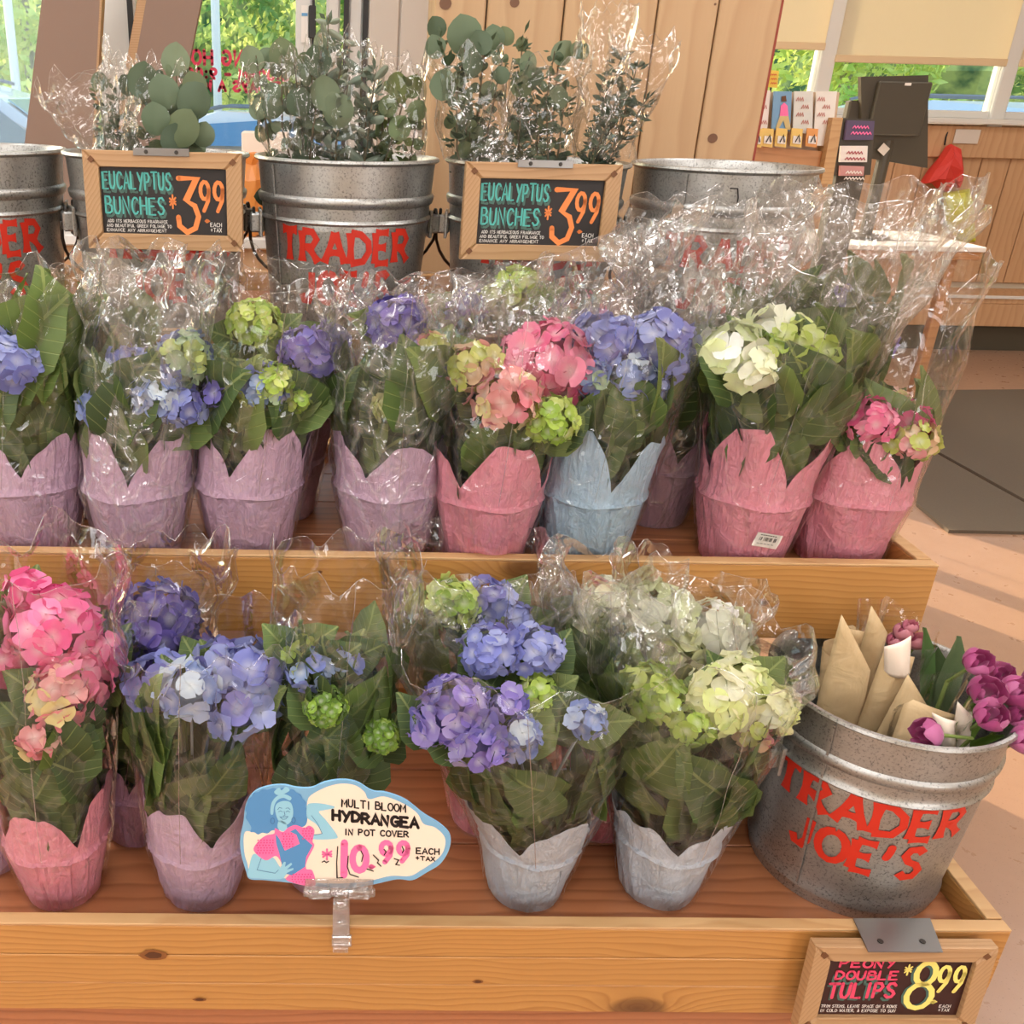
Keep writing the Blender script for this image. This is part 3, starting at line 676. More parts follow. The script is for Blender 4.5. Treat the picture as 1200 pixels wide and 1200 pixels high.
# ------------------------------------------------------------------ chalkboard price signs
def sign(center, tilt, lbl, cat_text, w=.262, h=.157, board='black', clip=True, yaw=0.0):
    t = thing('chalkboard_sign', lbl, 'price sign', tuple(center), 'framed chalkboard price signs')
    t.rotation_euler = (R(90)+tilt, 0, yaw)      # local x right, y up, z towards the viewer
    fw = .026
    # mitred frame pieces
    def piece(name, q, m):
        b = MB(); n_ = len(q)
        vs = [(x, y, -.008) for x, y in q]+[(x, y, .008) for x, y in q]
        cx = sum(x for x, y in q)/4; cy = sum(y for x, y in q)/4
        vs += [(cx+(x-cx)*.96, cy+(y-cy)*.93, .0105) for x, y in q]
        fs = [(3, 2, 1, 0), (8, 9, 10, 11)]
        for i in range(4):
            j = (i+1) % 4; fs += [(i, j, 4+j, 4+i), (4+i, 4+j, 8+j, 8+i)]
        b.add(vs, fs); b.build(name, m, t)
    W2, H2 = w/2, h/2; e = .0004
    piece('frame_rail', [(-W2, H2), (-W2+fw, H2-fw+e), (W2-fw, H2-fw+e), (W2, H2)], M['frame'])
    piece('frame_rail', [(-W2, -H2), (W2, -H2), (W2-fw, -H2+fw-e), (-W2+fw, -H2+fw-e)], M['frame'])
    piece('frame_stile', [(-W2, -H2+e), (-W2+fw, -H2+fw), (-W2+fw, H2-fw), (-W2, H2-e)], M['framev'])
    piece('frame_stile', [(W2, -H2+e), (W2, H2-e), (W2-fw, H2-fw), (W2-fw, -H2+fw)], M['framev'])
    for sx in (-1, 1):
        for sy in (-1, 1):
            b = MB(); b.box((sx*(W2-fw*.55), sy*(H2-fw*.55), .0105), (.0085, .0085, .002), rot=Matrix.Rotation(R(45), 3, 'Z')); b.build('corner_key', M['spline'], t)
    b = MB(); b.box((0, 0, 0), (w-fw*1.8, h-fw*1.8, .006)); b.build('board', M[board], t)
    pw, ph = w-2*fw, h-2*fw
    fn = lambda u, v, d: Vector((-pw/2+u*pw, -ph/2+v*ph, .0036+d))
    cat_text(t, fn, pw, ph)
    return t
def lay(t, name, mat, items, fn, pw, ph, d=0.0, seed=1):
    # items: (string, u, v, height in panel heights, width in panel widths, stroke m)
    b = MB(); rd = random.Random(seed)
    f2 = lambda u, v, dd: fn(u/pw, v/ph, dd)
    for s, u, v, hh, ww, sw in items:
        text(b, s, u*pw, v*ph, hh*ph, 1, sw, f2, gap=.32, jit=.04, rnd=rd, d=d, maxw=ww*pw)
    b.build(name, M[mat], t)
def euc_text(t, fn, pw, ph):
    off = lambda du, dv: (lambda u, v, d: fn(u+du, v+dv, d))
    lay(t, 'lettering_shadow', 'tealdk', [('EUCALYPTUS', .02, .66, .25, .54, .0042), ('BUNCHES', .03, .28, .25, .47, .0042)], off(.012, -.03), pw, ph, .0, 3)
    lay(t, 'title_lettering', 'teal', [('EUCALYPTUS', .02, .68, .25, .54, .0030), ('BUNCHES', .03, .30, .25, .47, .0030)], fn, pw, ph, .0003, 3)
    lay(t, 'price_lettering', 'orange', [('3', .60, .06, .82, .19, .0085), ('9', .785, .36, .44, .088, .0062), ('9', .895, .36, .44, .088, .0062), ('.', .83, .22, .2, .02, .006), ('*', .545, .40, .2, .05, .003)], fn, pw, ph, .0006)
    lay(t, 'small_lettering', 'chalk', [('ADD ITS HERBACEOUS FRAGRANCE', .04, .165, .045, .48, .0007), ('AND BEAUTIFUL GREEN FOLIAGE TO', .03, .095, .045, .52, .0007), ('ENHANCE ANY ARRANGEMENT', .03, .025, .045, .48, .0007), ('EACH', .865, .13, .06, .09, .0009), ('+TAX', .865, .05, .06, .09, .0009)], fn, pw, ph, .0004)
def tul_text(t, fn, pw, ph):
    lay(t, 'lettering_shadow', 'tealdk', [('DOUBLE', .085, .58, .15, .43, .004), ('TULIPS', .065, .30, .24, .45, .004), ('8', .60, .18, .76, .20, .009)], (lambda u, v, d: fn(u-.015, v-.03, d)), pw, ph, 0, 2)
    lay(t, 'title_lettering', 'redpink', [('PEONY', .09, .85, .13, .38, .0036), ('DOUBLE', .08, .635, .14, .43, .0036), ('TULIPS', .06, .31, .25, .46, .0048)], fn, pw, ph, .0003, 2)
    lay(t, 'price_lettering', 'yellow', [('8', .60, .16, .80, .20, .0085), ('9', .79, .42, .44, .088, .0062), ('9', .90, .42, .44, .08, .0062), ('.', .80, .25, .2, .02, .007), ('*', .545, .72, .18, .05, .0026)], fn, pw, ph, .0006)
    lay(t, 'small_lettering', 'chalk', [('TRIM STEMS, LEAVE SPACE ON 5 ROWS', .03, .13, .05, .53, .0008), ('IN COLD WATER, & EXPOSE TO SUN', .03, .05, .05, .53, .0008), ('EACH', .86, .14, .05, .08, .0008), ('+TAX', .86, .07, .05, .08, .0008)], fn, pw, ph, .0004)
def hanger(t, y0, dz, w=.095, drop=.03):
    # folded steel plate screwed to the back of the frame top
    b = MB(); b.box((0, y0, dz), (w, drop, .0016), bevel=.0005); b.build('hanger_plate', M['steel'], t)
    for sx in (-1, 1):
        b = MB(); b.lathe([(0, .0015), (.003, .0012), (.0035, 0)], 10, c=(sx*w*.27, y0, dz+.0008)); b.build('screw', M['wire'], t)
SY = TOPY-rT-.026
s1 = sign(PY(193, 236, SY), R(-2), 'left chalkboard sign for eucalyptus bunches at 3.99, hanging on second bucket', euc_text, yaw=R(-1))
hanger(s1, .157/2-.001, .0125, .092, .012)
s2 = sign(PY(632, 249, SY), R(-2), 'right chalkboard sign for eucalyptus bunches at 3.99, hanging on fourth bucket', euc_text, yaw=R(1))
hanger(s2, .157/2-.001, .0125, .092, .012)
sc3 = PP(1040, 1152, Vector((0, .982, 0)), Vector((0, 1, 0)))
s3 = sign(Vector((sc3.x, .973, Z1-.001-.0785)), R(-4), 'chalkboard sign for double tulips at 8.99 on the front board', tul_text, board='black2')
bpy.context.view_layer.update()
b = MB(); q = [PZ(x, y, Z1+.004) for x, y in ((1000, 1076), (1090, 1076))]+[Vector((PY(1107, 1107, .962).x, .960, Z1+.0015)), Vector((PY(1019, 1107, .962).x, .960, Z1+.0015))]
inv = s3.matrix_world.inverted(); q = [inv @ p for p in q]; b.poly(q, -.0016, inv.to_3x3() @ Vector((0, 0, 1))); hp = b.build('hanger_plate', M['steel'], s3)
for u in (.22, .78):
    p = q[3].lerp(q[2], u).lerp(q[0].lerp(q[1], u), .3); nz_ = inv.to_3x3() @ Vector((0, 0, 1)); ax1 = nz_.orthogonal().normalized(); ax2 = nz_.cross(ax1)
    b = MB(); b.poly([p+(ax1*math.cos(a)+ax2*math.sin(a))*.0042 for a in [k*math.pi/5 for k in range(10)]], .001, nz_); b.build('screw', M['wire'], s3)
# ------------------------------------------------------------------ cloud-shaped hydrangea sign
PLO, PLN = Vector((0, .985, 0)), Vector((0, 1, .06)).normalized()
CS = PP(405, 1046, PLO+Vector((0, 0, 0)), PLN)
PLO = CS
cs = thing('cloud_sign', 'blue and cream cloud-shaped hydrangea sign at 10.99 clipped to front tray', 'price sign', tuple(CS))
def cp(x, y, d=0.0):                      # crop pixels -> sign plane, local
    p = PP(260+x/4, 890+y/4, CS, PLN)-CS
    return p - PLN*d
def rnd_outline(pts, sub=6):
    out = []; n_ = len(pts)
    for i in range(n_):
        p0, p1, p2, p3 = [Vector(pts[(i+k-1) % n_]) for k in range(4)]
        for j in range(sub):
            t = j/sub
            out.append(.5*((2*p1)+(-p0+p2)*t+(2*p0-5*p1+4*p2-p3)*t*t+(-p0+3*p1-3*p2+p3)*t**3))
    return [(p.x, p.y) for p in out]
def fan(b, pts, d):
    cx = sum(p[0] for p in pts)/len(pts); cy = sum(p[1] for p in pts)/len(pts)
    b.add([cp(cx, cy, d)]+[cp(x, y, d) for x, y in pts], [(0, 1+(i+1) % len(pts), 1+i) for i in range(len(pts))])
def flat(name, mat, polys, d, sub=5, sharp=False):
    b = MB()
    for q in polys:
        q = q if sharp else rnd_outline([Vector(p) for p in q], sub)
        b.add([cp(x, y, d) for x, y in q], [tuple(range(len(q)))[::-1]])
    return b.build(name, M[mat], cs)
outer = rnd_outline([(130, 560), (112, 520), (90, 440), (86, 370), (100, 300), (112, 215), (150, 155), (215, 127), (290, 120), (350, 132), (420, 133), (480, 108), (555, 96), (630, 106), (705, 148), (770, 156), (860, 190), (945, 255), (1025, 305), (1070, 355), (1066, 420), (1025, 488), (960, 530), (893, 566), (820, 562), (700, 588), (570, 606), (430, 592), (300, 576), (200, 566)])
b = MB(); vs = [cp(x, y, 0) for x, y in outer]; n_ = len(vs)
b.add(vs+[v+PLN*.0025 for v in vs], [tuple(range(n_))[::-1], tuple(range(n_, 2*n_))]+[(i, (i+1) % n_, n_+(i+1) % n_, n_+i) for i in range(n_)])
b.build('board', plain('light_blue_print', (128, 182, 218), .5), cs)
M['hairblue'] = plain('hair_blue_print', (84, 146, 200), .5)
flat('cream_area', 'cream', [[(150, 535), (118, 480), (104, 420), (108, 340), (160, 340), (250, 330), (390, 300), (400, 200), (420, 165), (490, 128), (560, 112), (625, 120), (668, 150), (690, 185), (760, 172), (850, 205), (915, 250), (945, 300), (1000, 318), (1045, 365), (1040, 425), (1005, 470), (930, 520), (880, 545), (790, 545), (690, 568), (560, 580), (430, 575), (330, 560)]], .0004)
flat('hair', 'hairblue', [[(124, 290), (112, 272), (116, 250), (110, 232), (120, 205), (122, 188), (140, 172), (148, 156), (172, 150), (190, 138), (215, 140), (240, 132), (262, 137), (290, 131), (312, 138), (335, 140), (350, 154), (370, 164), (378, 182), (394, 198), (393, 220), (404, 240), (396, 262), (400, 285), (388, 310), (350, 320), (300, 320), (258, 332), (236, 330), (215, 345), (190, 342), (170, 350), (152, 340), (134, 338), (138, 318)]], .0006)
flat('headband_and_face', 'paleblue', [[(228, 250), (232, 205), (255, 172), (290, 160), (325, 175), (318, 190), (290, 178), (262, 188), (246, 215), (240, 255)], [(250, 235), (258, 205), (290, 192), (322, 200), (334, 235), (330, 275), (312, 300), (290, 302), (265, 285)], [(268, 285), (300, 295), (305, 325), (285, 335), (262, 318)], [(245, 150), (268, 130), (280, 142), (300, 125), (318, 142), (290, 160), (262, 165)]], .0008)
flat('left_arm', 'paleblue', [[(150, 440), (205, 465), (215, 445), (248, 465), (280, 510), (295, 475), (302, 492), (330, 485), (328, 510), (300, 540), (270, 560), (180, 556), (125, 548), (128, 500)]], .0007)
flat('right_arm', 'paleblue', [[(400, 215), (420, 203), (470, 205), (525, 218), (520, 228), (480, 236), (455, 245), (490, 285), (538, 350), (530, 370), (430, 372), (425, 350), (470, 345), (440, 300), (400, 270)]], .0007)
flat('polka_blouse', 'pinkp', [[(150, 425), (168, 385), (205, 355), (245, 345), (250, 320), (285, 338), (310, 318), (345, 305), (385, 318), (410, 308), (434, 330), (425, 380), (432, 405), (400, 470), (395, 510), (425, 520), (436, 590), (360, 582), (300, 560), (320, 530), (290, 500), (255, 450), (205, 470)]], .0009, sharp=False)
flat('apron', 'hairblue', [[(252, 345), (270, 370), (295, 425), (365, 392), (350, 350), (320, 335), (345, 322), (385, 365), (425, 400), (395, 455), (390, 500), (330, 540), (290, 530), (270, 440), (255, 390)]], .0011, sharp=True)
flat('hand', 'paleblue', [[(262, 545), (270, 510), (292, 475), (300, 478), (296, 500), (325, 480), (330, 488), (305, 512), (336, 505), (335, 514), (305, 528), (290, 555)]], .0013, sharp=True)
b = MB(); r2 = random.Random(4)
fnl = lambda u, v, d: cp(u, v, .0013+d)
for (x0, y0, x1, y1) in ((165, 375, 245, 440), (285, 345, 340, 410), (380, 320, 425, 370), (330, 535, 425, 575)):
    y = y0
    while y < y1:
        x = x0+((y//9) % 2)*5
        while x < x1:
            b.add([cp(x+4.2*math.cos(a), y+4.2*math.sin(a), .0013) for a in (0, -1.57, -3.14, -4.71)], [(0, 1, 2, 3)]); x += 14
        y += 12
b.build('polka_dots', M['magp'], cs, kind='stuff')
b = MB()
for pts in ([(262, 232), (270, 222), (282, 226)], [(300, 226), (312, 224), (320, 232)], [(266, 242), (275, 238), (284, 243)], [(300, 243), (310, 238), (318, 244)], [(292, 240), (296, 258), (288, 262)], [(272, 265), (285, 278), (300, 276), (310, 264)], [(274, 267), (290, 266), (310, 264)]):
    stroke(b, pts, 2.4, lambda u, v, d: cp(u, v, .0011))
for cx_, cy_ in ((238, 285), (336, 282)):
    stroke(b, [(cx_+9*math.cos(i*.7), cy_+14*math.sin(i*.7)) for i in range(10)], 2.5, lambda u, v, d: cp(u, v, .0011))
stroke(b, [(420, 260), (450, 300), (470, 345), (430, 352)], 2.2, lambda u, v, d: cp(u, v, .0011)); stroke(b, [(165, 515), (250, 530), (265, 515)], 2.2, lambda u, v, d: cp(u, v, .0011)); stroke(b, [(185, 460), (165, 515)], 2.2, lambda u, v, d: cp(u, v, .0011))
b.build('face_lines', plain('deep_blue_print', (62, 112, 162), .5), cs)
b = MB(); rr2 = random.Random(8)
def tx(s, x, y, h, w, sw, slope=0.0, dd=.0008, bb=None, slant=0):
    f = lambda u, v, d: cp(x+u, y-v+slope*u, dd)
    text(bb or b, s, 0, 0, h, 1, sw, f, gap=.28, jit=.05, rnd=rr2, maxw=w, slant=slant)
tx('MULTI BLOOM', 562, 218, 34, 300, 7, .09)
tx('HYDRANGEA', 520, 280, 44, 400, 15, .1)
tx('IN POT COVER', 575, 350, 26, 300, 7, .04)
tx('EACH', 912, 440, 26, 108, 6.5, .02); tx('+TAX', 908, 468, 18, 92, 5.5, .08)
for q in ([(543, 405), (538, 480), (540, 552), (566, 550)], [(592, 450), (588, 500), (600, 535), (640, 548)], [(652, 425), (662, 445), (655, 475)], [(710, 445), (735, 470), (728, 480), (746, 497)], [(680, 510), (710, 520)], [(760, 418), (770, 430), (760, 445)], [(845, 405), (852, 422), (845, 435)], [(808, 462), (828, 468), (815, 490), (832, 492)], [(470, 478), (480, 472), (490, 480), (500, 474)]):
    stroke(b, q, 5, lambda u, v, d: cp(u, v, .0013))
b.build('black_lettering', M['ink'], cs)
b = MB(); tx('1', 555, 540, 150, 36, 34, 0, .001, b); tx('0', 606, 520, 108, 78, 30, 0, .001, b); tx('9', 742, 482, 92, 62, 24, 0, .001, b); tx('9', 824, 472, 86, 58, 24, 0, .001, b); tx('.', 698, 500, 20, 8, 24, 0, .001, b); tx('*', 472, 468, 48, 46, 9, 0, .001, b)
b.build('price_lettering', M['pinkp'], cs)
# clear plastic clip that grips the tray edge
b = MB(); c0 = cp(550, 612, .004)
b.box(c0, (.095, .007, .012), bevel=.002); b.box(cp(550, 580, .003), (.09, .002, .02), bevel=.0006)
for sx in (-1, 1): b.box(c0+Vector((sx*.026, -.001, 0)), (.03, .011, .016), bevel=.003)
ck = b.build('clip_bar', M['clearp'], cs)
b = MB(); p_, q_ = cp(555, 640, .006), cp(560, 838, .006)
b.box((p_+q_)/2, (.022, .005, (p_-q_).length), bevel=.002); b.box(cp(556, 655, .008), (.02, .012, .014), bevel=.004); b.box(cp(561, 820, .01), (.027, .006, .02), bevel=.002)
b.box(cp(560, 745, .009), (.012, .004, .01), bevel=.001)
b.build('clip_handle', M['clearp'], cs)
b = MB(); jx = PY(400, 1088, .99).x-CS.x; b.box((jx, 1.0-CS.y+.002, Z1-CS.z+.004), (.024, .05, .007), bevel=.001); b.box((jx, .9955-CS.y, Z1-CS.z-.02), (.022, .008, .05), bevel=.001); b.build('clip_jaw', M['clearp'], cs)

# ------------------------------------------------------------------ floor mats, till area
def slab(name, pix, z0, z1, mat, lbl, cat, group=None):
    pts = [PZ(x, y, z1) for x, y in pix]; c = sum(pts, Vector())/len(pts); c.z = 0
    b = MB(); b.poly([Vector((p.x-c.x, p.y-c.y, z0)) for p in pts], z1-z0, (0, 0, 1)); o = b.build(name, mat); o.location = c
    return tag(o, lbl, cat, group)
slab('rubber_mat', [(1078, 517), (1090, 457), (1330, 455), (1400, 560), (1300, 640)], 0, .014, M['mat'], 'dark rubber floor mat nearer the window wall, behind the diagonal joint', 'mat', 'dark rubber floor mats')
slab('rubber_mat', [(1076, 520), (1250, 616), (1262, 624), (1112, 621), (1075, 590), (1066, 560)], 0, .014, M['mat'], 'dark rubber floor mat with the cut corner beside the flower tray', 'mat', 'dark rubber floor mats')
CZ = .95
e1 = PZ(1157, 290, CZ)
t = thing('till_counter', 'wooden till counter with a white top edge behind the rightmost flowers', 'counter', (e1.x-.9, e1.y+.3, 0))
b = MB(); b.box((0, 0, CZ-.012), (1.8, .6, .024), bevel=.003); b.build('white_top', M['white'], t)
b = MB(); b.box((0, 0, CZ-.045), (1.78, .58, .04), bevel=.004); b.build('wood_edge', M['desk'], t)
b = MB(); b.box((-.12, .02, .45), (1.4, .5, .86)); b.build('cabinet', M['desk'], t)
b = MB(); b.box((.8, -.2, .46), (.05, .05, .88), bevel=.005); b.build('leg', M['desk'], t)
b = MB(); b.box((.62, -.12, CZ+.001), (.34, .012, .003)); b.build('dark_strip', M['darkgap'], t)
# monitor seen from behind
YM = e1.y+.25
q = [PY(x, y, YM) for x, y in ((1009, 90), (1088, 88), (1087, 197), (1010, 184))]
c = sum(q, Vector())/4
t = thing('till_monitor', 'dark till monitor seen from behind, standing in front of the window', 'monitor', (c.x, YM, CZ))
h_ = (q[0].z+q[1].z)/2; l_ = (q[2].z+q[3].z)/2; w_ = (q[1]-q[0]).length
b = MB(); b.poly([Vector((p.x-c.x, 0, p.z-CZ)) for p in q], .03, (0, 1, 0))
b.box((0, -.012, (h_+l_)/2-CZ+.05), (w_*.8, .03, (h_-l_)*.62), bevel=.014); b.build('housing', M['monitor'], t)
b = MB(); b.box((w_*.02, -.03, h_-CZ-.035), (.03, .002, .012)); b.build('white_mark', M['white'], t)
b = MB(); b.box((-w_*.1, -.022, l_-CZ+.06), (.045, .002, .04), rot=Matrix.Rotation(R(35), 3, 'Y')); b.build('sticker', M['whitewall'], t)
b = MB(); b.tube([(0, .02, 0), (0, .02, l_-CZ+.1)], .03, 12); b.lathe([(0, .02), (.11, .015), (.12, 0)], 24, c=(0, .02, 0)); b.build('stand', M['monitor'], t)
q = [PY(x, y, YM+.05) for x, y in ((992, 118), (1012, 116), (1012, 150), (992, 150))]
c = sum(q, Vector())/4; t = thing('card_reader', 'small dark box left of the till monitor', 'card reader', (c.x, YM+.05, CZ))
b = MB(); b.box((0, 0, c.z-CZ), (.1, .05, q[0].z-q[2].z), bevel=.008); b.build('case', M['monitor'], t)
b = MB(); b.tube([(0, 0, 0), (0, 0, c.z-CZ)], .014, 8); b.build('post', M['monitor'], t)
# black rack with packets
YK = 3.5
def quadbox(b, q, Y, c, th=.01):
    P = [PY(x, y, Y)-c for x, y in q]; b.poly(P, th, (0, 1, 0))
def squiggle(b, x, y, w, h, Y, c, sw, n_=6, amp=.5):
    A = PY(x, y, Y)-c; 
    pts = [(i/(2.0*n_)*w, (h*amp if i % 2 else 0)) for i in range(2*n_+1)]
    P = lambda u, v, d: Vector((A.x+u, A.y-.002, A.z+v))
    stroke(b, pts, sw, P)
c = PY(1003, 172, YK); c = Vector((c.x, c.y, 0))
t = thing('packet_stand', 'black stand holding two small printed packets beside the greeting cards', 'display stand', tuple(c))
b = MB(); quadbox(b, [(984, 138), (1026, 140), (1020, 205), (976, 205)], YK, c, .05); g = PY(1000, 205, YK)-c; b.box((g.x, .04, g.z/2), (.1, .05, g.z)); b.build('rack', M['monitor'], t)
for i, (q, m, ink) in enumerate((([(993, 141), (1025, 142), (1023, 164), (990, 164)], plain('dark_blue_packet', (92, 78, 108), .4), M['pinkp']), ([(986, 171), (1017, 171), (1016, 190), (984, 190)], M['white'], plain('brick_print', (176, 84, 92), .5)), ([(985, 194), (1013, 195), (1012, 206), (984, 206)], plain('rose_packet', (206, 150, 146), .5), M['white']))):
    b = MB(); quadbox(b, q, YK-.016, c, .012); o = b.build('packet', m, t)
    b = MB(); x0, y0 = q[0]
    squiggle(b, x0+6, y0+9, .055, .014, YK-.017, c, .0035, 5); squiggle(b, x0+4, y0+16, .07, .014, YK-.017, c, .0035, 6); b.build('print', ink, o)
# greeting card rack
YC = 3.3
c = PY(935, 160, YC); c = Vector((c.x, c.y, 0))
t = thing('greeting_card_rack', 'wooden rack of greeting cards right of the pine pillar', 'card rack', tuple(c))
b = MB(); quadbox(b, [(880, 108), (984, 108), (974, 190), (872, 186)], YC+.03, c, .02); b.build('back_panel', plain('tan_panel', (206, 176, 146), .6), t)
b = MB(); quadbox(b, [(976, 138), (988, 138), (975, 216), (962, 216)], YC-.03, c, .08); b.build('side_panel', M['rail'], t)
b = MB(); quadbox(b, [(872, 170), (972, 178), (966, 216), (864, 216)], YC, c, .04); g = PY(915, 216, YC)-c; b.box((g.x, .04, g.z/2), (.26, .06, g.z)); b.build('base', M['desk'], t)
cards = [([(884, 106), (903, 106), (899, 152), (878, 150)], 'floral', (238, 228, 220)), ([(907, 107), (928, 107), (926, 154), (904, 152)], 'figure', (120, 164, 200)), ([(931, 107), (953, 107), (952, 158), (929, 154)], 'floral', (222, 222, 214)), ([(957, 107), (981, 107), (974, 172), (953, 170)], 'floral', (238, 232, 222))]
for i, (q, kind, rgb) in enumerate(cards):
    b = MB(); quadbox(b, q, YC, c, .006); o = b.build('greeting_card', plain('card_paper_%d' % i, rgb, .35), t)
    b = MB(); x0 = (q[0][0]+q[3][0])/2+3
    if kind == 'figure':
        A = lambda x, y: PY(x, y, YC-.003)-c
        b.cur = 0
        for pp in ([(915, 124), (919, 120), (923, 124), (924, 136), (914, 136)], [(914, 136), (924, 136), (927, 152), (921, 152), (918, 141), (912, 152), (909, 150)], [(916, 113), (921, 112), (922, 119), (916, 119)]):
            b.cur = (0, 1, 2)[[(915, 124), (914, 136), (916, 113)].index(pp[0])]
            b.poly([A(*z_) for z_ in pp])
        b.build('figure_print', [M['pinkp'], plain('sand_print', (214, 190, 130), .5), M['spline']], o)
    else:
        for k in range(4): squiggle(b, x0+(k % 2)*6, 118+k*9, .022, .02, YC-.001, c, .003, 3)
        b.build('print', plain('faded_rose_print', (196, 120, 110), .5), o)
for i, x0 in enumerate((879, 892, 908, 926, 944)):
    q = [(x0+2, 150), (x0+15, 151), (x0+13, 173), (x0, 171)]
    b = MB(); quadbox(b, q, YC-.02, c, .004); o = b.build('price_tag', plain('yellow_tag_%d' % i, (238, 200, 110) if i < 4 else (232, 160, 90), .5), t)
    b = MB(); quadbox(b, [(x0+4, 159), (x0+13, 160), (x0+12, 169), (x0+3, 168)], YC-.024, c, .002); b.build('white_field', M['white'], o)
    b = MB(); squiggle(b, x0+6, 166, .014, .02, YC-.025, c, .004, 1, 1.0); b.build('digits', M['ink'], o)
q = [(903, 82), (913, 83), (911, 103), (899, 102)]
c = PY(906, 93, 4.0); b = MB(); t = thing('yellow_notice', 'small yellow notice above the greeting cards', 'notice', tuple(c)); quadbox(b, q, 4.0, c, .004); b.build('card', plain('yellow_notice_card', (240, 214, 90), .5), t)
b = MB(); [squiggle(b, 903, 88+5*k, .022, .008, 3.995, c, .003, 3) for k in range(3)]; b.build('print', plain('orange_print', (220, 110, 60), .5), t)
b = MB(); b.tube([(0, .006, -.02), (0, .006, -c.z+.0)], .004, 6); b.build('stand_rod', M['wire'], t)
# bags hanging on the wainscot
def bag(pix, Y, lbl, rgb, seed):
    P = [PY(x, y, Y) for x, y in pix]; c = sum(P, Vector())/len(P); r_ = random.Random(seed)
    t = thing('shopping_bag', lbl, 'bag', tuple(c), 'bags hanging on the plank wall')
    n_ = len(P); vs = []; rings = 7
    for k in range(rings):
        a = k/(rings-1)*math.pi; s_ = math.sin(a)**.5 if 0 < k < rings-1 else .55
        for i, p in enumerate(P):
            q = p-c; vs.append(Vector((q.x*s_, -math.cos(a)*-.07+r_.uniform(-.015, .015)-.07, q.z*s_)))
    fs = [(k*n_+i, k*n_+(i+1) % n_, (k+1)*n_+(i+1) % n_, (k+1)*n_+i) for k in range(rings-1) for i in range(n_)]
    b = MB(); b.add(vs, fs+[tuple(range(n_))[::-1], tuple(range((rings-1)*n_, rings*n_))]); b.build('cloth', plain(lbl.split()[0]+'_bag_cloth', rgb, .6), t)
    return t, c
t, c = bag([(1104, 170), (1108, 168), (1116, 172), (1121, 196), (1120, 212), (1115, 220), (1108, 212), (1104, 224), (1094, 222), (1085, 214), (1074, 214), (1084, 198), (1096, 184)], YW-.03, 'red cloth bag hanging from a hook on the plank wall', (214, 60, 50), 2)
b = MB(); p = PY(1107, 170, YW-.05)-c; b.tube([p, p+Vector((-.005, 0, .05)), p+Vector((.01, .02, .1)), p+Vector((.02, .04, .11))], .005, 6); b.build('hook', M['ink'], t)
bag([(1100, 224), (1118, 222), (1128, 220), (1132, 240), (1133, 282), (1118, 282), (1104, 262)], YW-.03, 'yellow-green bag hanging under the red bag', (206, 206, 60), 5)
c = PY(1133, 160, YW-.05); b = MB(); b.box((0, 0, 0), (.17, .008, .09), bevel=.002); o = b.build('card', M['whitewall']); o.location = c; tag(o, 'small pale printed card pinned to the plank wall right of the red bag', 'card'); o.name = 'wall_card'
# pale counter and clutter behind the left buckets
YL = 2.75; lz = PY(90, 272, YL).z
x0, x1 = PY(-60, 272, YL).x, PY(345, 272, YL).x
t = thing('pale_ledge_counter', 'pale wooden counter behind the left buckets', 'counter', ((x0+x1)/2, YL+.05, 0))
b = MB(); b.box((0, 0, lz-.015), (x1-x0, .2, .03), bevel=.004); b.build('top', M['bluec'], t)
b = MB(); b.box((0, 0, (lz-.03)/2), (x1-x0-.03, .16, lz-.03)); b.build('body', M['wains'], t)
for k, (q, lbl, mt) in enumerate((([(264, 150), (330, 148), (330, 182), (264, 184)], 'white carton on the ledge behind the second bucket, lower of two', 'white'), ([(283, 124), (328, 122), (328, 147), (283, 149)], 'white carton on the ledge behind the second bucket, upper of two', 'cream'))):
    pass
p0 = PY(296, 215, YL+.02); b = MB(); r_ = random.Random(6)
prof = [(.03, 0), (.045, .03), (.05, .08), (.042, .15), (.02, .19), (.03, .22)]
b.lathe(prof, 14, fn=lambda p, w: p+Vector((r_.uniform(-.006, .006), r_.uniform(-.006, .006), r_.uniform(-.004, .004))))
o = b.build('orange_bag', plain('orange_plastic', (238, 150, 70), .35, Transmission_Weight=.2)); o.location = (p0.x, YL+.005, lz); tag(o, 'small orange plastic bag standing between the second and third buckets', 'bag')
p0 = PY(300, 165, YL)
for k, (dx, w_, h_, z_) in enumerate(((-.02, .16, .17, 0), (.0, .13, .1, .17))):
    b = MB(); b.box((0, 0, h_/2), (w_, .07, h_), bevel=.004); o = b.build('carton', M['cream' if k else 'white']); o.location = (p0.x+.02+dx, YL+.1, lz+z_)
    tag(o, ['white carton standing on the pale counter behind the third bucket', 'small cream carton on top of the white carton by the storefront glass'][k], 'box')

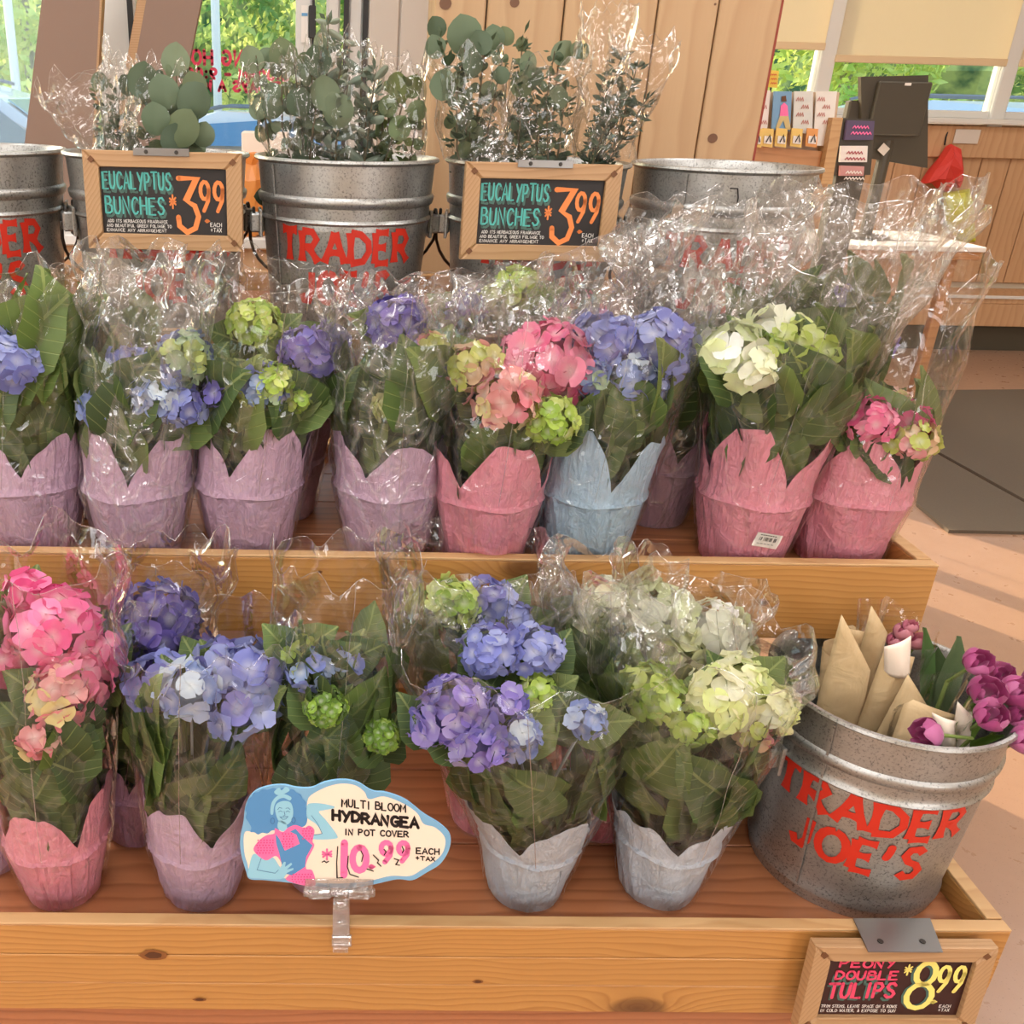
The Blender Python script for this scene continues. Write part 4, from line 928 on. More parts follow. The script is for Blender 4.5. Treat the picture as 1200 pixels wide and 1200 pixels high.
# ------------------------------------------------------------------ outdoors
n = NT('asphalt'); tc = n.n('TexCoord').outputs['Object']; a = n.noise(tc, 3, 3); M['asphalt'] = n.done(n.bsdf(n.mix(a, srgb(150, 148, 142), srgb(176, 172, 164)), .8))
b = MB(); b.box((0, 42, -.12), (120, 72, .1)); b.box((-3, 5.4, -.1), (8, 4, .1)); struct(b.build('ground', M['asphalt']))
n = NT('tree_foliage'); tc = n.n('TexCoord').outputs['Object']; oi = n.n('ObjectInfo'); a = n.noise(tc, 1.6, 3); c2 = n.mix(n.ramp(a, [(.38, (0, 0, 0, 1)), (.6, (1, 1, 1, 1))]), oi.outputs['Color'], srgb(236, 238, 150))  # pale yellow noise patches put highlights into the foliage colour
df = n.n('BsdfDiffuse'); n.set(df.inputs[0], c2); tl = n.n('BsdfTranslucent'); n.set(tl.inputs[0], c2); mx = n.n('MixShader'); mx.inputs[0].default_value = .45; n.t.links.new(df.outputs[0], mx.inputs[1]); n.t.links.new(tl.outputs[0], mx.inputs[2]); M['foliage'] = n.done(mx.outputs[0])
M['bark'] = plain('bark', (150, 146, 128), .8)
def clump(name, ctr, rad, num, leaf, rgb, parent, rd):
    b = MB()
    for i in range(num):
        while True:
            p = Vector((rd.uniform(-1, 1), rd.uniform(-1, 1), rd.uniform(-1, 1)))
            if .25 < p.length < 1: break
        lump = 1+.18*math.sin(p.x*7+rad[0])*math.sin(p.z*8+rad[2])
        c = Vector((p.x*rad[0], p.y*rad[1], p.z*rad[2]))*lump+Vector(ctr)
        a = Vector((rd.gauss(0, 1), rd.gauss(0, 1), rd.gauss(0, 1))).normalized(); t_ = a.orthogonal().normalized(); l = leaf*rd.uniform(.6, 1.3)
        b.add([c-a*l, c+t_*l*.5, c+a*l, c-t_*l*.5], [(0, 1, 2, 3)])
    o = b.build(name, M['foliage'], parent, kind='stuff'); o.color = srgb(*rgb); return o
rd = random.Random(12)
trees = [(-9.4, 17, 'tree behind the parked car at the far left of the storefront'), (-4.9, 17, 'tree between the two leaning brown boards'), (-.4, 17, 'tree above the mirrored red lettering'), (4.1, 17.5, 'tree behind the greeting card rack'), (8.7, 17.5, 'tree behind the dark till monitor'), (13.3, 17.5, 'tree at the right edge of the windows')]
for i, (x, y, lbl) in enumerate(trees):
    t = thing('tree', 'leafy green '+lbl, 'tree', (x, y, -.07), 'trees outside the shop')
    b = MB(); b.tube([(0, 0, 0), (.05, 0, 1.5), (0, .1, 3.2)], [.16, .12, .08], 8); b.build('trunk', M['bark'], t)
    clump('crown', (0, 0, 3.2), (1.9, 1.3, 2.6), 6000, .1, [(136, 172, 84), (176, 200, 92), (120, 160, 92)][i % 3], t, rd)
for i, (x, w_, lbl) in enumerate(((-5.5, 3.0, 'low dark hedge at left beyond the storefront'), (1.4, 2.7, 'low green hedge beyond the card rack'), (8.9, 3.9, 'low green hedge behind the silver car'))):
    t = thing('hedge', lbl, 'hedge', (x, 14.5, -.07), 'hedges outside the shop'); clump('leaves', (0, 0, .9), (w_, .45, .95), 6500, .08, (140, 182, 70), t, rd)
    b = MB(); 
    for k in range(5): b.tube([(-w_*.8+k*w_*.4, 0, 0), (-w_*.8+k*w_*.4, 0, .7)], .04, 6)
    b.build('stems', M['bark'], t, kind='stuff')
# dense belt of woodland further back
t = thing('woodland', 'dense woodland belt across the back of the car park', 'trees', (2, 30, -.07)); t['kind'] = 'stuff'
b = MB()
for i in range(34):
    cx_, h_ = -32+i*2.0, rd.uniform(7, 10)
    rdz = rd.uniform(2.2, 3)
    b.lathe([(rdz*math.sin(a*math.pi/8)*(1+.12*math.sin(a*3+i)), h_*.5-h_*.5*math.cos(a*math.pi/8)) for a in range(9)], 12, c=(cx_, rd.uniform(-1.5, 1.5), 0))
o = b.build('canopy', M['foliage'], t, kind='stuff'); o.color = srgb(92, 134, 96)
def car(x, y, lbl, rgb, flip=1, z=-.07, roof=1.72):
    t = thing('car', lbl, 'car', (x, y, z), 'cars parked outside'); 
    H = roof; L = 4.6
    prof = [(-2.3, .35), (-2.28, .75), (-2.1, .98), (-1.2, 1.05), (-.45, H*.93), (.0, H), (1.2, H), (1.95, H*.93), (2.25, 1.1), (2.3, .4)]
    b = MB(); m_ = len(prof); vs = []
    for sy in (-1, 1):
        for (px_, pz) in prof: vs.append((px_*flip, sy*(.9 if pz < 1.15 else .66), pz))
    fs = [tuple(range(m_)), tuple(range(2*m_-1, m_-1, -1))]+[(i, m_+i, m_+(i+1) % m_, (i+1) % m_) for i in range(m_)]
    b.add(vs, fs); b.build('body', plain('car_paint_%d' % int(abs(x)*10), rgb, .25, .2, Coat_Weight=.5), t)
    gm = plain('car_glass_%d' % int(abs(x)*10), (110, 150, 178), .1, .3)
    for nm_, q in (('side_window', [(-.95, 1.12), (-.4, H*.9), (.45, H*.945), (.45, 1.12)]), ('side_window', [(.52, 1.12), (.52, H*.945), (1.4, H*.93), (1.9, 1.14)])):
        for sy in (-1, 1):
            b = MB(); b.poly([Vector((a*flip, sy*(.905-(zz-1.12)/(H-1.12)*.22 if zz > 1.12 else .905), zz)) for a, zz in q], .01*sy, (0, 1, 0)); b.build(nm_, gm, t)
    b = MB(); b.poly([Vector((-1.16*flip, -.78, 1.09)), Vector((-1.16*flip, .78, 1.09)), Vector((-.5*flip, .62, H*.92)), Vector((-.5*flip, -.62, H*.92))], .012, (-flip*.6, 0, .8)); b.build('windscreen', gm, t)
    for wx in (-1.45, 1.4):
        for sy in (-1, 1):
            b = MB(); b.tube([(wx*flip, sy*.72, .34), (wx*flip, sy*.93, .34)], .34, 20); w0 = b.build('wheel', M['darkgap'], t)
            b = MB(); b.tube([(wx*flip, sy*.935, .34), (wx*flip, sy*.94, .34)], .2, 16); b.build('hubcap', M['steel'], w0)
    b = MB()
    for sy in (-1, 1): b.tube([(-.2*flip, sy*.6, H+.0), (0*flip, sy*.6, H+.045), (1.3*flip, sy*.6, H+.045), (1.6*flip, sy*.6, H)], .018, 6)
    b.build('roof_rail', M['steel'], t)
    return t
car(PY(1050, 120, 11).x, 11.0, 'silver-blue car parked right of the dark monitor', (176, 196, 214))
car(PY(-30, 120, 9.5).x, 9.5, 'pale blue car seen through the storefront at far left', (196, 214, 226), -1, roof=1.66)
car(PY(265, 150, 11.5).x, 11.5, 'white car seen through the storefront under the red lettering', (230, 230, 226), 1, roof=1.45)
for i, (px_, lbl) in enumerate(((20, 'pale lamp post outside behind the far left bucket'), (255, 'pale post outside behind the mirrored red lettering'))):
    p = PY(px_, 110, 13.2); t = thing('lamp_post', lbl, 'post', (p.x, 13.2, -.07), 'posts in the car park')
    b = MB(); b.tube([(0, 0, 0), (0, 0, 5)], .055, 10); b.build('pole', M['bluec'], t); b = MB(); b.tube([(0, 0, 0), (0, 0, .7)], .2, 14); b.build('footing', M['whitewall'], t)
# ------------------------------------------------------------------ plant kit
def leaf_mesh(seed, nx=4, ny=7):
    r = random.Random(seed); vs = []; bend = r.uniform(-.25, .25); curl = r.uniform(.05, .35); wv = r.uniform(0, 6)
    for j in range(ny+1):
        t = j/ny; w = .41*math.sin(math.pi*min(1, t*.96+.04)**.78)**.9*(1-.12*t)+.004
        if j == ny: w = .004
        for i in range(nx+1):
            u = (i/nx-.5)*2
            ser = (.014 if (j % 2) else -.008)*(abs(u) > .9)
            z = -.5*curl*(t-.5)**2*2 + .16*abs(u)*w/.36 - .05*(u*u) + .02*math.sin(wv+t*9+u*3) + bend*.12*math.sin(t*3)
            vs.append((u*(w+ser), t, z))
    fs = [(j*(nx+1)+i, j*(nx+1)+i+1, (j+1)*(nx+1)+i+1, (j+1)*(nx+1)+i) for j in range(ny) for i in range(nx)]
    me = bpy.data.meshes.new('leaf'); me.from_pydata(vs, [], fs); me.materials.append(M['leaf']); me.polygons.foreach_set('use_smooth', [True]*len(fs)); return me
LEAF = [leaf_mesh(i) for i in range(6)]
def floret_mesh(seed, pet=4, ruffle=.15, cup=.3):
    r = random.Random(seed); vs = []; fs = []
    for k in range(pet):
        a0 = 2*math.pi*k/pet+r.uniform(-.12, .12); tilt = r.uniform(.8, 1.2); b = len(vs); W_ = 4.5/pet
        ca, sa = math.cos(a0), math.sin(a0); lift = r.uniform(-.06, .08)
        for j, (x, w) in enumerate(((.04, .06), (.35, .36), (.7, .52), (.95, .34))):
            for i in range(3):
                u = (i-1)*w*W_
                xx = x - (abs(i-1)*.06 if j == 3 else 0) + (.05 if (j == 3 and i == 1) else 0)
                z = cup*tilt*x*x*.6 + abs(i-1)*.10*x + lift + ruffle*r.uniform(-1, 1)*x - (.16*x**3 if r.random() < .4 else 0)
                vs.append((xx*ca-u*sa, xx*sa+u*ca, z))
        for j in range(3):
            for i in range(2): fs.append((b+j*3+i, b+j*3+i+1, b+(j+1)*3+i+1, b+(j+1)*3+i))
    b = len(vs); vs += [(.07, 0, .05), (0, .07, .05), (-.07, 0, .05), (0, -.07, .05), (0, 0, .12)]; fs += [(b, b+1, b+4), (b+1, b+2, b+4), (b+2, b+3, b+4), (b+3, b, b+4)]
    me = bpy.data.meshes.new('floret'); me.from_pydata(vs, [], fs); me.materials.append(M['petal']); me.polygons.foreach_set('use_smooth', [True]*len(fs)); return me
FLOR = [floret_mesh(i) for i in range(5)]
FLORW = [floret_mesh(i+20, ruffle=.11, cup=.12) for i in range(4)]
PAL = {
 'blue': ((124, 130, 196), (142, 150, 208), (162, 170, 218), (128, 124, 186)),
 'pale': ((150, 168, 216), (182, 196, 224), (200, 212, 222), (140, 156, 212)),
 'lilac': ((140, 120, 196), (160, 142, 208), (120, 112, 190), (184, 168, 220)),
 'purple': ((96, 82, 164), (114, 98, 182), (84, 74, 150), (130, 112, 190)),
 'lime': ((166, 192, 74), (190, 208, 96), (206, 218, 124), (146, 178, 62)),
 'bud': ((120, 158, 44), (142, 178, 56), (166, 194, 74), (104, 140, 40)),
 'cream': ((238, 236, 186), (246, 244, 210), (220, 230, 150), (232, 232, 176)),
 'white': ((246, 246, 222), (240, 242, 206), (252, 250, 236), (230, 238, 184)),
 'pink': ((232, 110, 150), (240, 130, 164), (222, 92, 138), (244, 150, 176)),
 'hot': ((240, 88, 150), (248, 110, 168), (228, 70, 134), (250, 136, 184)),
 'rose': ((236, 164, 160), (240, 190, 172), (228, 214, 150), (232, 140, 150)),
 'pinklime': ((226, 190, 150), (206, 206, 120), (232, 158, 160), (190, 198, 96)),
 'bluelime': ((150, 170, 206), (178, 200, 160), (190, 204, 120), (126, 138, 204)),
}
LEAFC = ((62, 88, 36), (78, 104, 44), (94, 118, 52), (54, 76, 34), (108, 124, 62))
def head(t, base, c, rad, pal, rd, face=Vector((0, -.62, .78)), fr=None, core=Vector((0, 0, .1))):
    # a mop head: florets set on a slightly flattened dome, all facing outwards
    c = Vector(c); fr = fr or .019
    if pal in ('bud',): fr = .008
    R_ = rad*.9; n_ = max(10, int(4.0*(R_/fr)**2)); n_ = min(n_, 80)
    b = MB(); b.tube([core, core.lerp(c, .5)+Vector((0, 0, -.02)), c-face*R_*.5], .0022, 5)
    # green core that the florets are attached to
    m_ = 8; b.lathe([(R_*.72*math.sin(math.pi*i/6), -R_*.6*math.cos(math.pi*i/6)) for i in range(7)], m_, c=c)
    h = b.build('flower_head', M['petal'], t); h.color = srgb(*[q*.8 for q in PAL[pal][2]])
    k = 0
    for i in range(int(n_*1.55)):
        z = 1-2*(i+.5)/(n_*1.55); w = i*2.39996+rd.uniform(-.2, .2); s_ = math.sqrt(1-z*z)
        nrm = Vector((s_*math.cos(w), s_*math.sin(w), z))
        if nrm.dot(face) < -.32: continue
        p = c+Vector((nrm.x, nrm.y, nrm.z*.86))*R_*rd.uniform(.86, 1.04)
        zz = (nrm+Vector((rd.uniform(-.3, .3), rd.uniform(-.3, .3), rd.uniform(-.3, .3)))).normalized()
        xx = zz.orthogonal().normalized(); xx = Matrix.Rotation(rd.uniform(0, 6.28), 3, zz) @ xx; yy = zz.cross(xx); s = fr*rd.uniform(.85, 1.2)
        col = rd.choice(PAL[pal]); f = rd.uniform(.93, 1.06)
        inst('floret', rd.choice(FLORW if pal in ('white', 'cream', 'hot', 'pink') else FLOR), h, basis(xx*s, yy*s, zz*s, p), srgb(*[min(255, q*f) for q in col]))
        k += 1
    return h
def sawt(x): return x-math.floor(x)
def hydrangea(label, base, s, cover, notch, top, heads, seed, z0, pe=.85, Yt=None, leaves=26, tl=.6, film='film', crumple=.006, lobes=.065, group=None, tag_=None, depthr=.8, hrim=.11, bag=True, lift=0.0, ragged=.02, side=0):
    """base: pixel of the pot's foot centre height given by deck z0; top: ((x,y),(x,y)) photo corners of the sleeve opening"""
    rd = random.Random(seed)
    bx, Y = base; B = Vector((PY(bx[0], bx[1], Y).x, Y, z0+lift))
    t = thing('potted_hydrangea', label, 'potted flower', tuple(B), group)
    rb, rr, h = .056*s, .0765*s, hrim*s
    Yt = Y if Yt is None else Yt
    TL, TR = PY(*top[0], Yt)-B, PY(*top[1], Yt)-B
    hw = (TR.x-TL.x)/2; cx = (TR.x+TL.x)/2; cy = Yt-Y
    def zt(w): return TL.z+(TR.z-TL.z)*(math.cos(w)+1)/2
    Hm = (TL.z+TR.z)/2
    r0 = rr*1.06
    def rs(t_):
        return r0+(max(hw, .03)-r0)*(t_**pe)
    def cen(t_): return Vector((cx*t_, cy*t_, 0))
    def surf(w, t_, k=1.0):
        r = rs(t_)*k; dr = 1-(1-depthr)*t_ 
        q = t_**max(1, pe); return Vector((cx*q+r*math.cos(w), cy*q+r*dr*math.sin(w), h+(zt(w)-h)*t_))
    # --- nursery pot and soil inside the paper
    b = MB(); b.lathe([(0, .004), (rb*.9, .004), (rr*.92, h*.97), (rr*.96, h*.97), (rr*.96, h), (rr*.88, h), (rr*.88, h*.9), (0, h*.9)], 20); b.build('nursery_pot', M['soil'], t)
    # --- paper pot cover
    nt = 120; np_ = 17; ph = [rd.uniform(0, 1) for _ in range(40)]
    edges = sorted(rd.uniform(0, 2*math.pi) for _ in range(np_))
    def pleat(w):
        w %= 2*math.pi
        for i in range(np_):
            a, c_ = edges[i-1], edges[i]
            if i == 0: a -= 2*math.pi
            if a <= w < c_: return (w-a)/(c_-a)
        return (w-edges[-1])/(edges[0]+2*math.pi-edges[-1])
    nl = 4; notch_w = -math.pi/2+notch
    lh = [rd.uniform(.75, 1.2) for _ in range(nl)]
    def top_h(w):
        q = sawt((w-notch_w)/(2*math.pi))*nl; i = int(q) % nl; f = q-int(q)
        tri = 1-abs(f-.5)*2
        v = lh[i]*lobes*s*min(1.0, tri*1.5)**.75 * (1 if tri < .66 else 1-.0*(tri))
        return .018*s + v + .003*s*math.sin(w*9+ph[0]*6)
    zH = max(Hm-h, .1)
    rows = []
    vs = []
    prof = [(.0, .0), (.985, 0), (1.0, .006), (1.0, .03), (1.0, .055), (1.0, .08)]
    def ring(fr_, fz):
        out = []
        for k in range(nt):
            w = 2*math.pi*k/nt; r = fr_(w); out.append(Vector((r*math.cos(w), r*math.sin(w), fz(w))))
        return out
    amp = .0052*s
    rings = [ring(lambda w: rb*.9, lambda w: .001), ring(lambda w: rb*(1+.03*pleat(w)), lambda w: .0)]
    for f in (.08, .3, .55, .8, .93):
        rings.append(ring(lambda w, f=f: rb+(rr-rb)*f+amp*(pleat(w+.3*f*math.sin(ph[1]*9))-.3)+.0016*s*math.sin(w*7+f*5+ph[2]*6), lambda w, f=f: h*f))
    rings.append(ring(lambda w: rr+.003*s+amp*.6*pleat(w), lambda w: h*.985+.002*math.sin(w*5+ph[3]*6)))
    rings.append(ring(lambda w: rr-.0008*s+amp*.6*pleat(w+.2), lambda w: h*1.03))
    for u in (.2, .45, .7, .88, 1.0):
        def fr_(w, u=u):
            z = top_h(w)*u; t_ = min(1, z/zH); dr = 1-(1-depthr)*t_
            return rs(t_)*(.955)*1.0 + amp*.5*(pleat(w+.15)-.5) + .003*s*math.sin(w*11+u*4+ph[4]*6)*u - .002
        rr2_ = []
        for k in range(nt):
            w = 2*math.pi*k/nt; z = top_h(w)*u; t_ = min(1, z/zH); r = fr_(w); dr = 1-(1-depthr)*t_
            q_ = t_**max(1, pe); rr2_.append(Vector((cx*q_+r*math.cos(w), cy*q_+r*dr*math.sin(w), h*1.03+z)))
        rings.append(rr2_)
    for q in rings: vs += q
    nr = len(rings); b = MB()
    b.add(vs, [(i*nt+k, i*nt+(k+1) % nt, (i+1)*nt+(k+1) % nt, (i+1)*nt+k) for i in range(nr-1) for k in range(nt)])
    o = b.build('pot_cover', M['paper'], t, True); o.color = srgb(*cover)
    md = o.modifiers.new('t', 'SOLIDIFY'); md.thickness = .0007
    md = o.modifiers.new('s', 'EDGE_SPLIT'); md.split_angle = R(26)
    if tag_:
        w = -math.pi/2+tag_[0]; f = tag_[1]; r = rb+(rr-rb)*f+.004*s
        d = Vector((math.cos(w), math.sin(w), 0)); c = d*r+Vector((0, 0, h*f)); sl = Vector((-d.y, d.x, 0)); up = (Vector((0, 0, 1))+d*.17).normalized(); nn = sl.cross(up)*-1
        if nn.dot(d) < 0: nn = -nn
        sl2 = (sl*.985-up*.17); up2 = (up*.985+sl*.17)
        P = lambda u, v, dd: c+sl2*u+up2*v+nn*(.0012+dd)
        b = MB(); b.poly([P(-.021, -.013, 0), P(.021, -.013, 0), P(.022, 0, 0), P(.021, .013, 0), P(-.021, .013, 0)], .0006, nn); st = b.build('barcode_label', M['white'], t)
        b = MB()
        for k in range(12): 
            if k not in (2, 9): b.poly([P(-.014+k*.0024, -.001, .001), P(-.014+k*.0024+(.0016 if k % 3 else .0008), -.001, .001), P(-.014+k*.0024+(.0016 if k % 3 else .0008), .006, .001), P(-.014+k*.0024, .006, .001)])
        for k in range(7): b.poly([P(-.015+k*.004, .009, .001), P(-.012+k*.004, .009, .001), P(-.012+k*.004, .0105, .001), P(-.015+k*.004, .0105, .001)])
        for k in range(5): b.poly([P(-.015+k*.006, -.007, .001), P(-.011+k*.006, -.007, .001), P(-.011+k*.006, -.006, .001), P(-.015+k*.006, -.006, .001)])
        b.build('barcode_print', M['ink'], st, kind='stuff')
    # --- stems
    b = MB()
    for k in range(5):
        w = rd.uniform(0, 6.28); e = surf(w, tl*.9, .35)
        b.tube([Vector((.02*math.cos(w), .02*math.sin(w), h*.9)), Vector((.02*math.cos(w), .02*math.sin(w), h+.05))*.5+e*.5, e], [.0035, .003, .0022], 6)
    b.build('stems', M['stem'], t)
    # --- leaves pressed against the sleeve, in three storeys
    def put_leaf(p, up, out, L, col, twist):
        y = up.normalized(); z = (out-y*out.dot(y)).normalized(); x = y.cross(z)
        rot = Matrix.Rotation(twist, 3, z); x = rot @ x; y = rot @ y
        inst('leaf', rd.choice(LEAF), t, basis(x*L*1.0, y*L, z*L, p-y*L*.45), srgb(*col))
    tlob = (.03+lobes*s)/max(zH, .05)
    nlv = int(leaves*.62)
    for k in range(nlv):
        front = rd.random() < .72
        w = (-math.pi/2+rd.uniform(-1.45, 1.45)) if front else rd.uniform(0, 2*math.pi)
        t_ = .05+(tl-.05)*((k+rd.random())/nlv)
        L = s*rd.uniform(.095, .14)
        kk = rd.uniform(.80, .9) if t_ > tlob*1.1 else .48+.2*(t_/tlob)
        p = surf(w, t_, kk); p.z += L*.18
        up = (surf(w, min(1, t_+.05), .9)-surf(w, t_, .9)).normalized()
        out = (p-Vector((cx*t_, cy*t_, p.z))).normalized()
        put_leaf(p, up, out+Vector((rd.uniform(-.25, .25), rd.uniform(-.2, .2), rd.uniform(-.05, .3))), L, rd.choice(LEAFC), rd.uniform(-.9, .9))
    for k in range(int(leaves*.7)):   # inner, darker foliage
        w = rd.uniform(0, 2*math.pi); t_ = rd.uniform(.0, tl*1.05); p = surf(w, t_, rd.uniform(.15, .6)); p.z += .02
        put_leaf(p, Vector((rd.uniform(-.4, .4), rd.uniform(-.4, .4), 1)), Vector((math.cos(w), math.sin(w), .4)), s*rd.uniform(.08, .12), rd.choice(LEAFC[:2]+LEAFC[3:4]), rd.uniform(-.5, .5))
    # --- flower heads, given by photo pixel, radius in pixels and depth offset
    for hd in heads:
        hx, hy, hr, pal = hd[:4]; dy = hd[4] if len(hd) > 4 else -.03
        yy = Y+(Yt-Y)*.6+dy; c = PY(hx, hy, yy); dist = (c-CAM).dot(_f); rad = hr*dist/FPX
        head(t, None, c-B, rad, pal, rd, fr=(hd[5] if len(hd) > 5 else None), core=Vector((rd.uniform(-.02, .02), rd.uniform(-.02, .02), h+.02)))
        # collar leaves behind each head
        for q in range(2):
            w = rd.uniform(0, 6.28); put_leaf(c-B+Vector((math.cos(w)*rad*.9, .02, -rad*.6+rd.uniform(-.01, .02))), Vector((math.cos(w)*.8, rd.uniform(-.3, .5), .7)), Vector((0, -.7, .6)), s*rd.uniform(.07, .1), rd.choice(LEAFC), rd.uniform(-.4, .4))
    # --- cellophane sleeve
    if bag:
        nth, nh = 60, 34; kx = [(rd.uniform(.6, 4.5), rd.uniform(-5, 5), rd.random(), rd.random()) for _ in range(7)]
        vs = []; rws = []
        for i in range(nh+1):
            q = i/nh
            for k in range(nth):
                w = 2*math.pi*k/nth
                if q < .18:
                    z = h*(q/.18)*.99+.001; r = (rb+(rr-rb)*(q/.18))*1.09+.002; p = Vector((r*math.cos(w), r*math.sin(w), z)); t_ = 0
                else:
                    t_ = (q-.18)/.82; p = surf(w, t_, 1.03+.0*t_)
                    g = sum(1 for _ in ()) 
                    d = 0
                    for a, c_, f0, wt in kx:
                        v = sawt(a*w/6.283*round(a) + c_*t_ + f0 + .15*math.sin(w*2+f0*9)) if False else sawt(round(a*1.5)*w/6.2832+c_*t_+f0)
                        d += (abs(v-.5)-.25)*(.4+wt)
                    top_f = max(0, (t_-tl*.8))/(1-tl*.8)
                    A_ = crumple*(.35+2.6*top_f)
                    nz = noise.noise(Vector((math.cos(w)*2.2+seed, math.sin(w)*2.2, t_*5)))*1.2
                    o_ = Vector((math.cos(w), math.sin(w)*.8, .25*math.sin(w*3+seed)))
                    p = p+o_*((d*.9+nz)*A_)
                    if t_ > .9: p.z += (noise.noise(Vector((w*2.3, seed*1.7, 0)))*ragged*2.2+.35*ragged*math.sin(w*11+seed))*(t_-.9)/.1
                vs.append(p)
        fs = [(i*nth+k, i*nth+(k+1) % nth, (i+1)*nth+(k+1) % nth, (i+1)*nth+k) for i in range(nh) for k in range(nth)]
        b = MB(); b.add(vs, fs); sm = b.build('cellophane_sleeve', M[film], t, True)
        # glued seam and rim fold give the bright edge lines seen in real sleeves
        b = MB()
        idx = int(nth*rd.uniform(.7, .8)) % nth
        b.tube([vs[i*nth+idx]+Vector((0, -.001, 0)) for i in range(7, nh+1, 1)], .0006, 4)
        b.tube([vs[nh*nth+k] for k in range(nth)]+[vs[nh*nth]], .0005, 4)
        for sd in (0, nth//2): b.tube([vs[i*nth+sd] for i in range(7, nh+1)], .0005, 4)
        b.build('sleeve_seam', M['clearp'], sm)
    return t
LIL, PNK, LBL, WBL, DPK = (226, 188, 214), (252, 162, 180), (190, 218, 238), (222, 232, 244), (246, 144, 164)
UP = 'wrapped hydrangeas on the middle tray'; LO = 'wrapped hydrangeas on the lowest tray'
YU = 1.445
H = hydrangea
U = dict(z0=D2, s=1.12, group=UP)
H('lilac-covered hydrangea at the left edge of the middle tray, pale blue flowers', ((46, 640), YU), notch=.1, cover=LIL, top=((-30, 312), (112, 318)), heads=[(14, 425, 38, 'blue', -.08), (-8, 385, 28, 'blue', -.05), (34, 392, 26, 'lilac', -.03), (82, 378, 20, 'lime', .02, .011)], seed=1, leaves=34, tl=.74, **U)
H('lilac-covered hydrangea, second on the middle tray, pale blue flowers under crumpled film', ((166, 640), YU-.02), notch=0, cover=LIL, top=((98, 292), (252, 300)), heads=[(118, 476, 27, 'pale', -.05, .016), (148, 432, 30, 'blue', -.01, .016), (182, 462, 34, 'pale', -.05, .016), (215, 420, 36, 'bluelime', -.01, .016), (212, 478, 26, 'blue', -.05, .016)], seed=2, leaves=26, tl=.42, film='filmhazy', crumple=.011, **U)
H('lilac-covered hydrangea with loose lime green and violet heads on the middle tray', ((294, 640), YU), notch=-.35, cover=LIL, top=((238, 296), (408, 330)), heads=[(298, 380, 34, 'lime', .02, .012), (358, 412, 32, 'lilac', .0, .018), (262, 458, 26, 'lilac', -.04, .017), (306, 452, 36, 'bluelime', -.06, .014), (322, 446, 24, 'lime', -.07, .012), (346, 466, 20, 'lime', -.05, .011)], seed=3, leaves=26, tl=.42, **U)
H('lilac-covered hydrangea with torn holes, violet heads under a folded-over sleeve', ((452, 640), YU), notch=-.5, cover=LIL, top=((384, 352), (552, 322)), heads=[(463, 380, 34, 'purple', .02, .018), (500, 430, 36, 'lilac', -.02, .018), (452, 478, 14, 'cream', -.07, .014), (520, 455, 26, 'lilac', 0)], seed=4, leaves=30, tl=.5, film='filmhazy', crumple=.012, **U)
H('pink-covered hydrangea with one large pink head and lime heads, centre of middle tray', ((566, 640), YU-.03), notch=.9, cover=PNK, top=((500, 352), (712, 322)), heads=[(640, 428, 62, 'pink', -.0, .024), (592, 468, 42, 'rose', -.07, .019), (556, 432, 34, 'pinklime', -.03, .017), (645, 492, 34, 'lime', -.08, .014), (505, 410, 22, 'pinklime', 0, .014), (668, 450, 24, 'pink', -.02)], seed=5, leaves=22, tl=.4, crumple=.008, **U)
H('pale blue covered hydrangea with full blue heads on the middle tray', ((682, 645), YU-.01), notch=.05, cover=LBL, top=((652, 332), (848, 318)), heads=[(705, 405, 44, 'blue', .0, .021), (765, 410, 50, 'blue', -.01, .022), (735, 438, 34, 'pale', -.05, .019), (690, 442, 24, 'bluelime', -.05, .014), (748, 455, 34, 'blue', -.05, .019)], seed=6, leaves=26, tl=.5, lobes=.085, **U)
H('pink-covered hydrangea with white and lime heads and barcode label on the pot', ((866, 650), YU-.01), notch=.12, cover=PNK, top=((820, 322), (1128, 240)), pe=1.4, heads=[(860, 412, 42, 'white', -.04, .024), (900, 392, 36, 'white', .0, .024), (938, 414, 40, 'lime', -.05, .02), (898, 420, 30, 'lime', -.06, .018), (925, 398, 30, 'cream', -.01, .022), (878, 432, 28, 'white', -.08, .021)], seed=7, leaves=40, tl=.52, lobes=.08, tag_=(.0, .55), ragged=.03, **U)
H('pink-covered hydrangea with small pink heads at the right end of the middle tray', ((978, 650), YU), notch=.35, cover=PNK, top=((985, 335), (1158, 305)), pe=1.1, heads=[(1018, 492, 31, 'pink', -.07, .015), (1045, 478, 24, 'rose', -.04, .013), (1066, 494, 25, 'hot', -.06, .016), (1068, 516, 30, 'pinklime', -.08, .013)], seed=8, leaves=22, tl=.34, lobes=.075, **U)
# second rank on the middle tray, half hidden
V = dict(z0=D2, s=1.0, group='half-hidden hydrangeas behind the middle row')
YV = 1.60
H('half-hidden hydrangea behind the torn lilac one, dark violet head showing above', ((505, 560), YV), notch=0, cover=LIL, top=((425, 345), (640, 300)), heads=[(470, 372, 28, 'purple', -.01, .018), (548, 360, 24, 'purple', 0, .018)], seed=11, leaves=16, tl=.6, film='filmhazy', crumple=.012, **V)
H('half-hidden hydrangea with blurred lime head behind the pink centre one', ((610, 560), YV), notch=0, cover=PNK, top=((556, 326), (800, 236)), heads=[(608, 340, 32, 'lime', 0, .014), (580, 352, 22, 'cream', 0, .016)], seed=12, leaves=18, tl=.55, film='filmhazy', crumple=.014, **V)
H('half-hidden leafy hydrangea behind the blue-headed one, sleeve spread to the right', ((770, 560), YV), notch=0, cover=LIL, top=((735, 262), (962, 212)), heads=[(690, 380, 20, 'purple', 0, .016)], seed=13, leaves=18, tl=.5, film='filmhazy', crumple=.013, **V)
